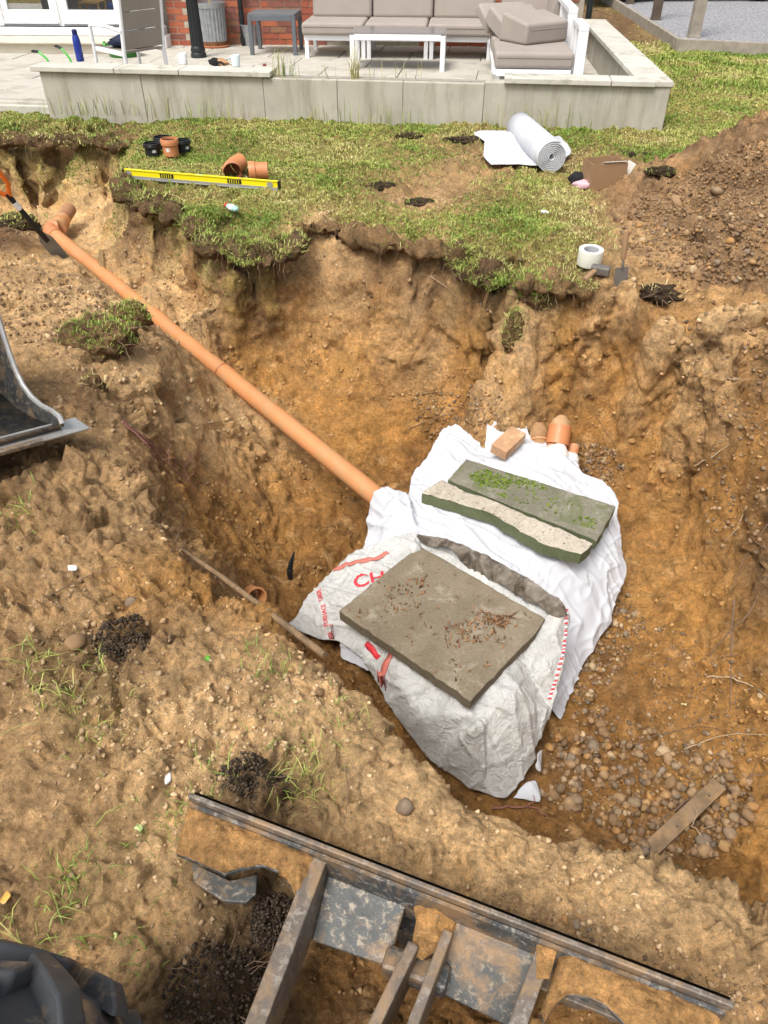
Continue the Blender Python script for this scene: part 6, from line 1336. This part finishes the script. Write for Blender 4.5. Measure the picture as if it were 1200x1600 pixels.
# bucket at the left edge
M_BUCK = wornmat('scraped_black_bucket', (.045, .046, .046), (.24, .165, .095), .3, (.17, .165, .155), .4); M_LIP = pm('polished_steel_lip', (.46, .46, .45), .12, 12, .35, .08, 80, metal=.6, dirt=(.38, .24, .10), dirt_amt=.1, dscale=18)
L0, L1 = PY(0, 702, 2.30), P(122, 669, .06); X_ = (L1 - L0).normalized(); Y_ = Vector((0, 0, 1)).cross(X_).normalized(); Z_ = X_.cross(Y_)
UM = Matrix(((X_.x, Y_.x, Z_.x, L1.x), (X_.y, Y_.y, Z_.y, L1.y), (X_.z, Y_.z, Z_.z, L1.z), (0, 0, 0, 1))); Uinv = UM.inverted()
bu = thing('digger_bucket', 'black digger bucket with bright steel lip resting on the left bank', 'digger bucket', L1, UM.to_euler())
# local: -x runs along the lip to the left, +y is back, z up
WB = .95
def onplate(u, v, x):
    c_, r_ = Uinv @ Vector((0, 0, CAM_H)), Uinv.to_3x3() @ ray(u, v); return c_ + r_*((x - c_.x)/r_.x)
cv = [tuple(onplate(u, v, -.05).yz) for u, v in ((97, 663), (92, 652), (80, 643), (64, 635), (48, 621), (35, 603), (24, 580), (14, 553), (6, 528), (0, 508), (-8, 480))]
print('bucket', [(round(a, 2), round(b, 2)) for a, b in cv])
ye, ze = cv[-1]; y0_, z0_ = cv[0]
bk_ = [(ye, ze), (ye + .14, ze - .02), (ye + .24, ze*.75), (ye + .27, ze*.5), (ye + .24, ze*.25), (ye + .12, .02), (ye*.7, -.03), (.1, -.02), (y0_, z0_ - .012)]
side = cv + bk_[1:]
for x, nm in ((-.05, 'side_plate'), (-WB, 'side_plate')):
    MB().prism([(y, z) for y, z in side], -.008, .008, Matrix(((0, 0, 1, x), (1, 0, 0, 0), (0, 1, 0, 0), (0, 0, 0, 1)))).build(nm, M_BUCK, bu)
    MB().tube([(x, y - .004, z + .004) for y, z in cv], .011, 8).build('side_edge', M_LIP, bu, 0, True)
shell = [(y, z) for y, z in bk_]
vs_ = [(x, y, z) for x in (-.05, -WB) for y, z in shell]; n_ = len(shell)
o = MB().add(vs_, [(i, i + 1, n_ + i + 1, n_ + i) for i in range(n_ - 1)]).build('shell', M_BUCK, bu, 0, True); s_ = o.modifiers.new('thickness', 'SOLIDIFY'); s_.thickness = .012
MB().box((-WB/2 + .02, .045, -.008), (WB + .06, .10, .009), (R(6), 0, 0)).build('lip_plate', M_LIP, bu, .003)
MB().box((-WB/2 - .1, .0, -.012), (WB - .1, .03, .016)).build('wear_strip', M_EDGE, bu, .003)
# tyre at the bottom left
M_RUB = pm('dusty_black_rubber', (.055, .06, .067), .3, 5, .5, .15, 30, dirt=(.30, .21, .125), dirt_amt=.3, dscale=9)
ty = thing('tyre', 'chunky black rubber tyre of the digger with dusty tread lugs', 'tyre', (-.60, .16, -.03), (0, 0, R(-18)))
RT, WT = .36, .26
def ring(rz, M=None): return MB().lathe(rz, 64, Matrix.Translation((0, 0, RT - .02)) @ Matrix.Rotation(math.pi/2, 4, 'Y'), False)
ring([(.20, -WT/2 + .02), (.27, -WT/2), (.31, -WT/2 + .01), (.33, -WT/2 + .04), (.338, 0), (.33, WT/2 - .04), (.31, WT/2 - .01), (.27, WT/2), (.20, WT/2 - .02)]).build('carcass', M_RUB, ty, 0, True)
ring([(.0, -.04), (.19, -.05), (.205, -WT/2 + .03), (.205, WT/2 - .03), (.19, .05), (.0, .04)]).build('rim', pm('dusty_yellow_rim', (.45, .30, .05), .2, 6, .6, .1, dirt=DSOIL, dirt_amt=.3), ty, 0, True)
NL = 15
for k in range(NL*2):
    s = -1 if k % 2 else 1; a0 = 2*math.pi*(k//2 + (.5 if s < 0 else 0))/NL; vs_ = []
    for rr, grow in ((.325, 1.0), (.368, .78)):
        for i in range(5):
            x = s*(-.015 + (WT/2 + .012)*i/4); a = a0 + .30*i/4; wv = .085*grow*(1 + .15*i/4)
            rloc = rr - (.035 if i == 4 else .008*(i/4)) * (1 if grow < 1 else 0)
            for dsg in (-1, 1): aa = a + dsg*wv; vs_.append((x, rloc*math.cos(aa), RT - .02 + rloc*math.sin(aa)))
    fs = []
    for i in range(4):
        fs += [(2*i, 2*i + 2, 12 + 2*i, 10 + 2*i), (2*i + 1, 11 + 2*i, 13 + 2*i, 2*i + 3), (10 + 2*i, 12 + 2*i, 13 + 2*i, 11 + 2*i)]
    fs += [(0, 10, 11, 1), (8, 9, 19, 18)]
    MB().add(vs_, fs).build('tread_lug', M_RUB, ty, .006, True, seg=2)
for o in SC.objects:
    if o.type == 'MESH' and o.parent is not None and o.name.split('.')[0] in ('roots', 'grass'): o['kind'] = 'stuff'
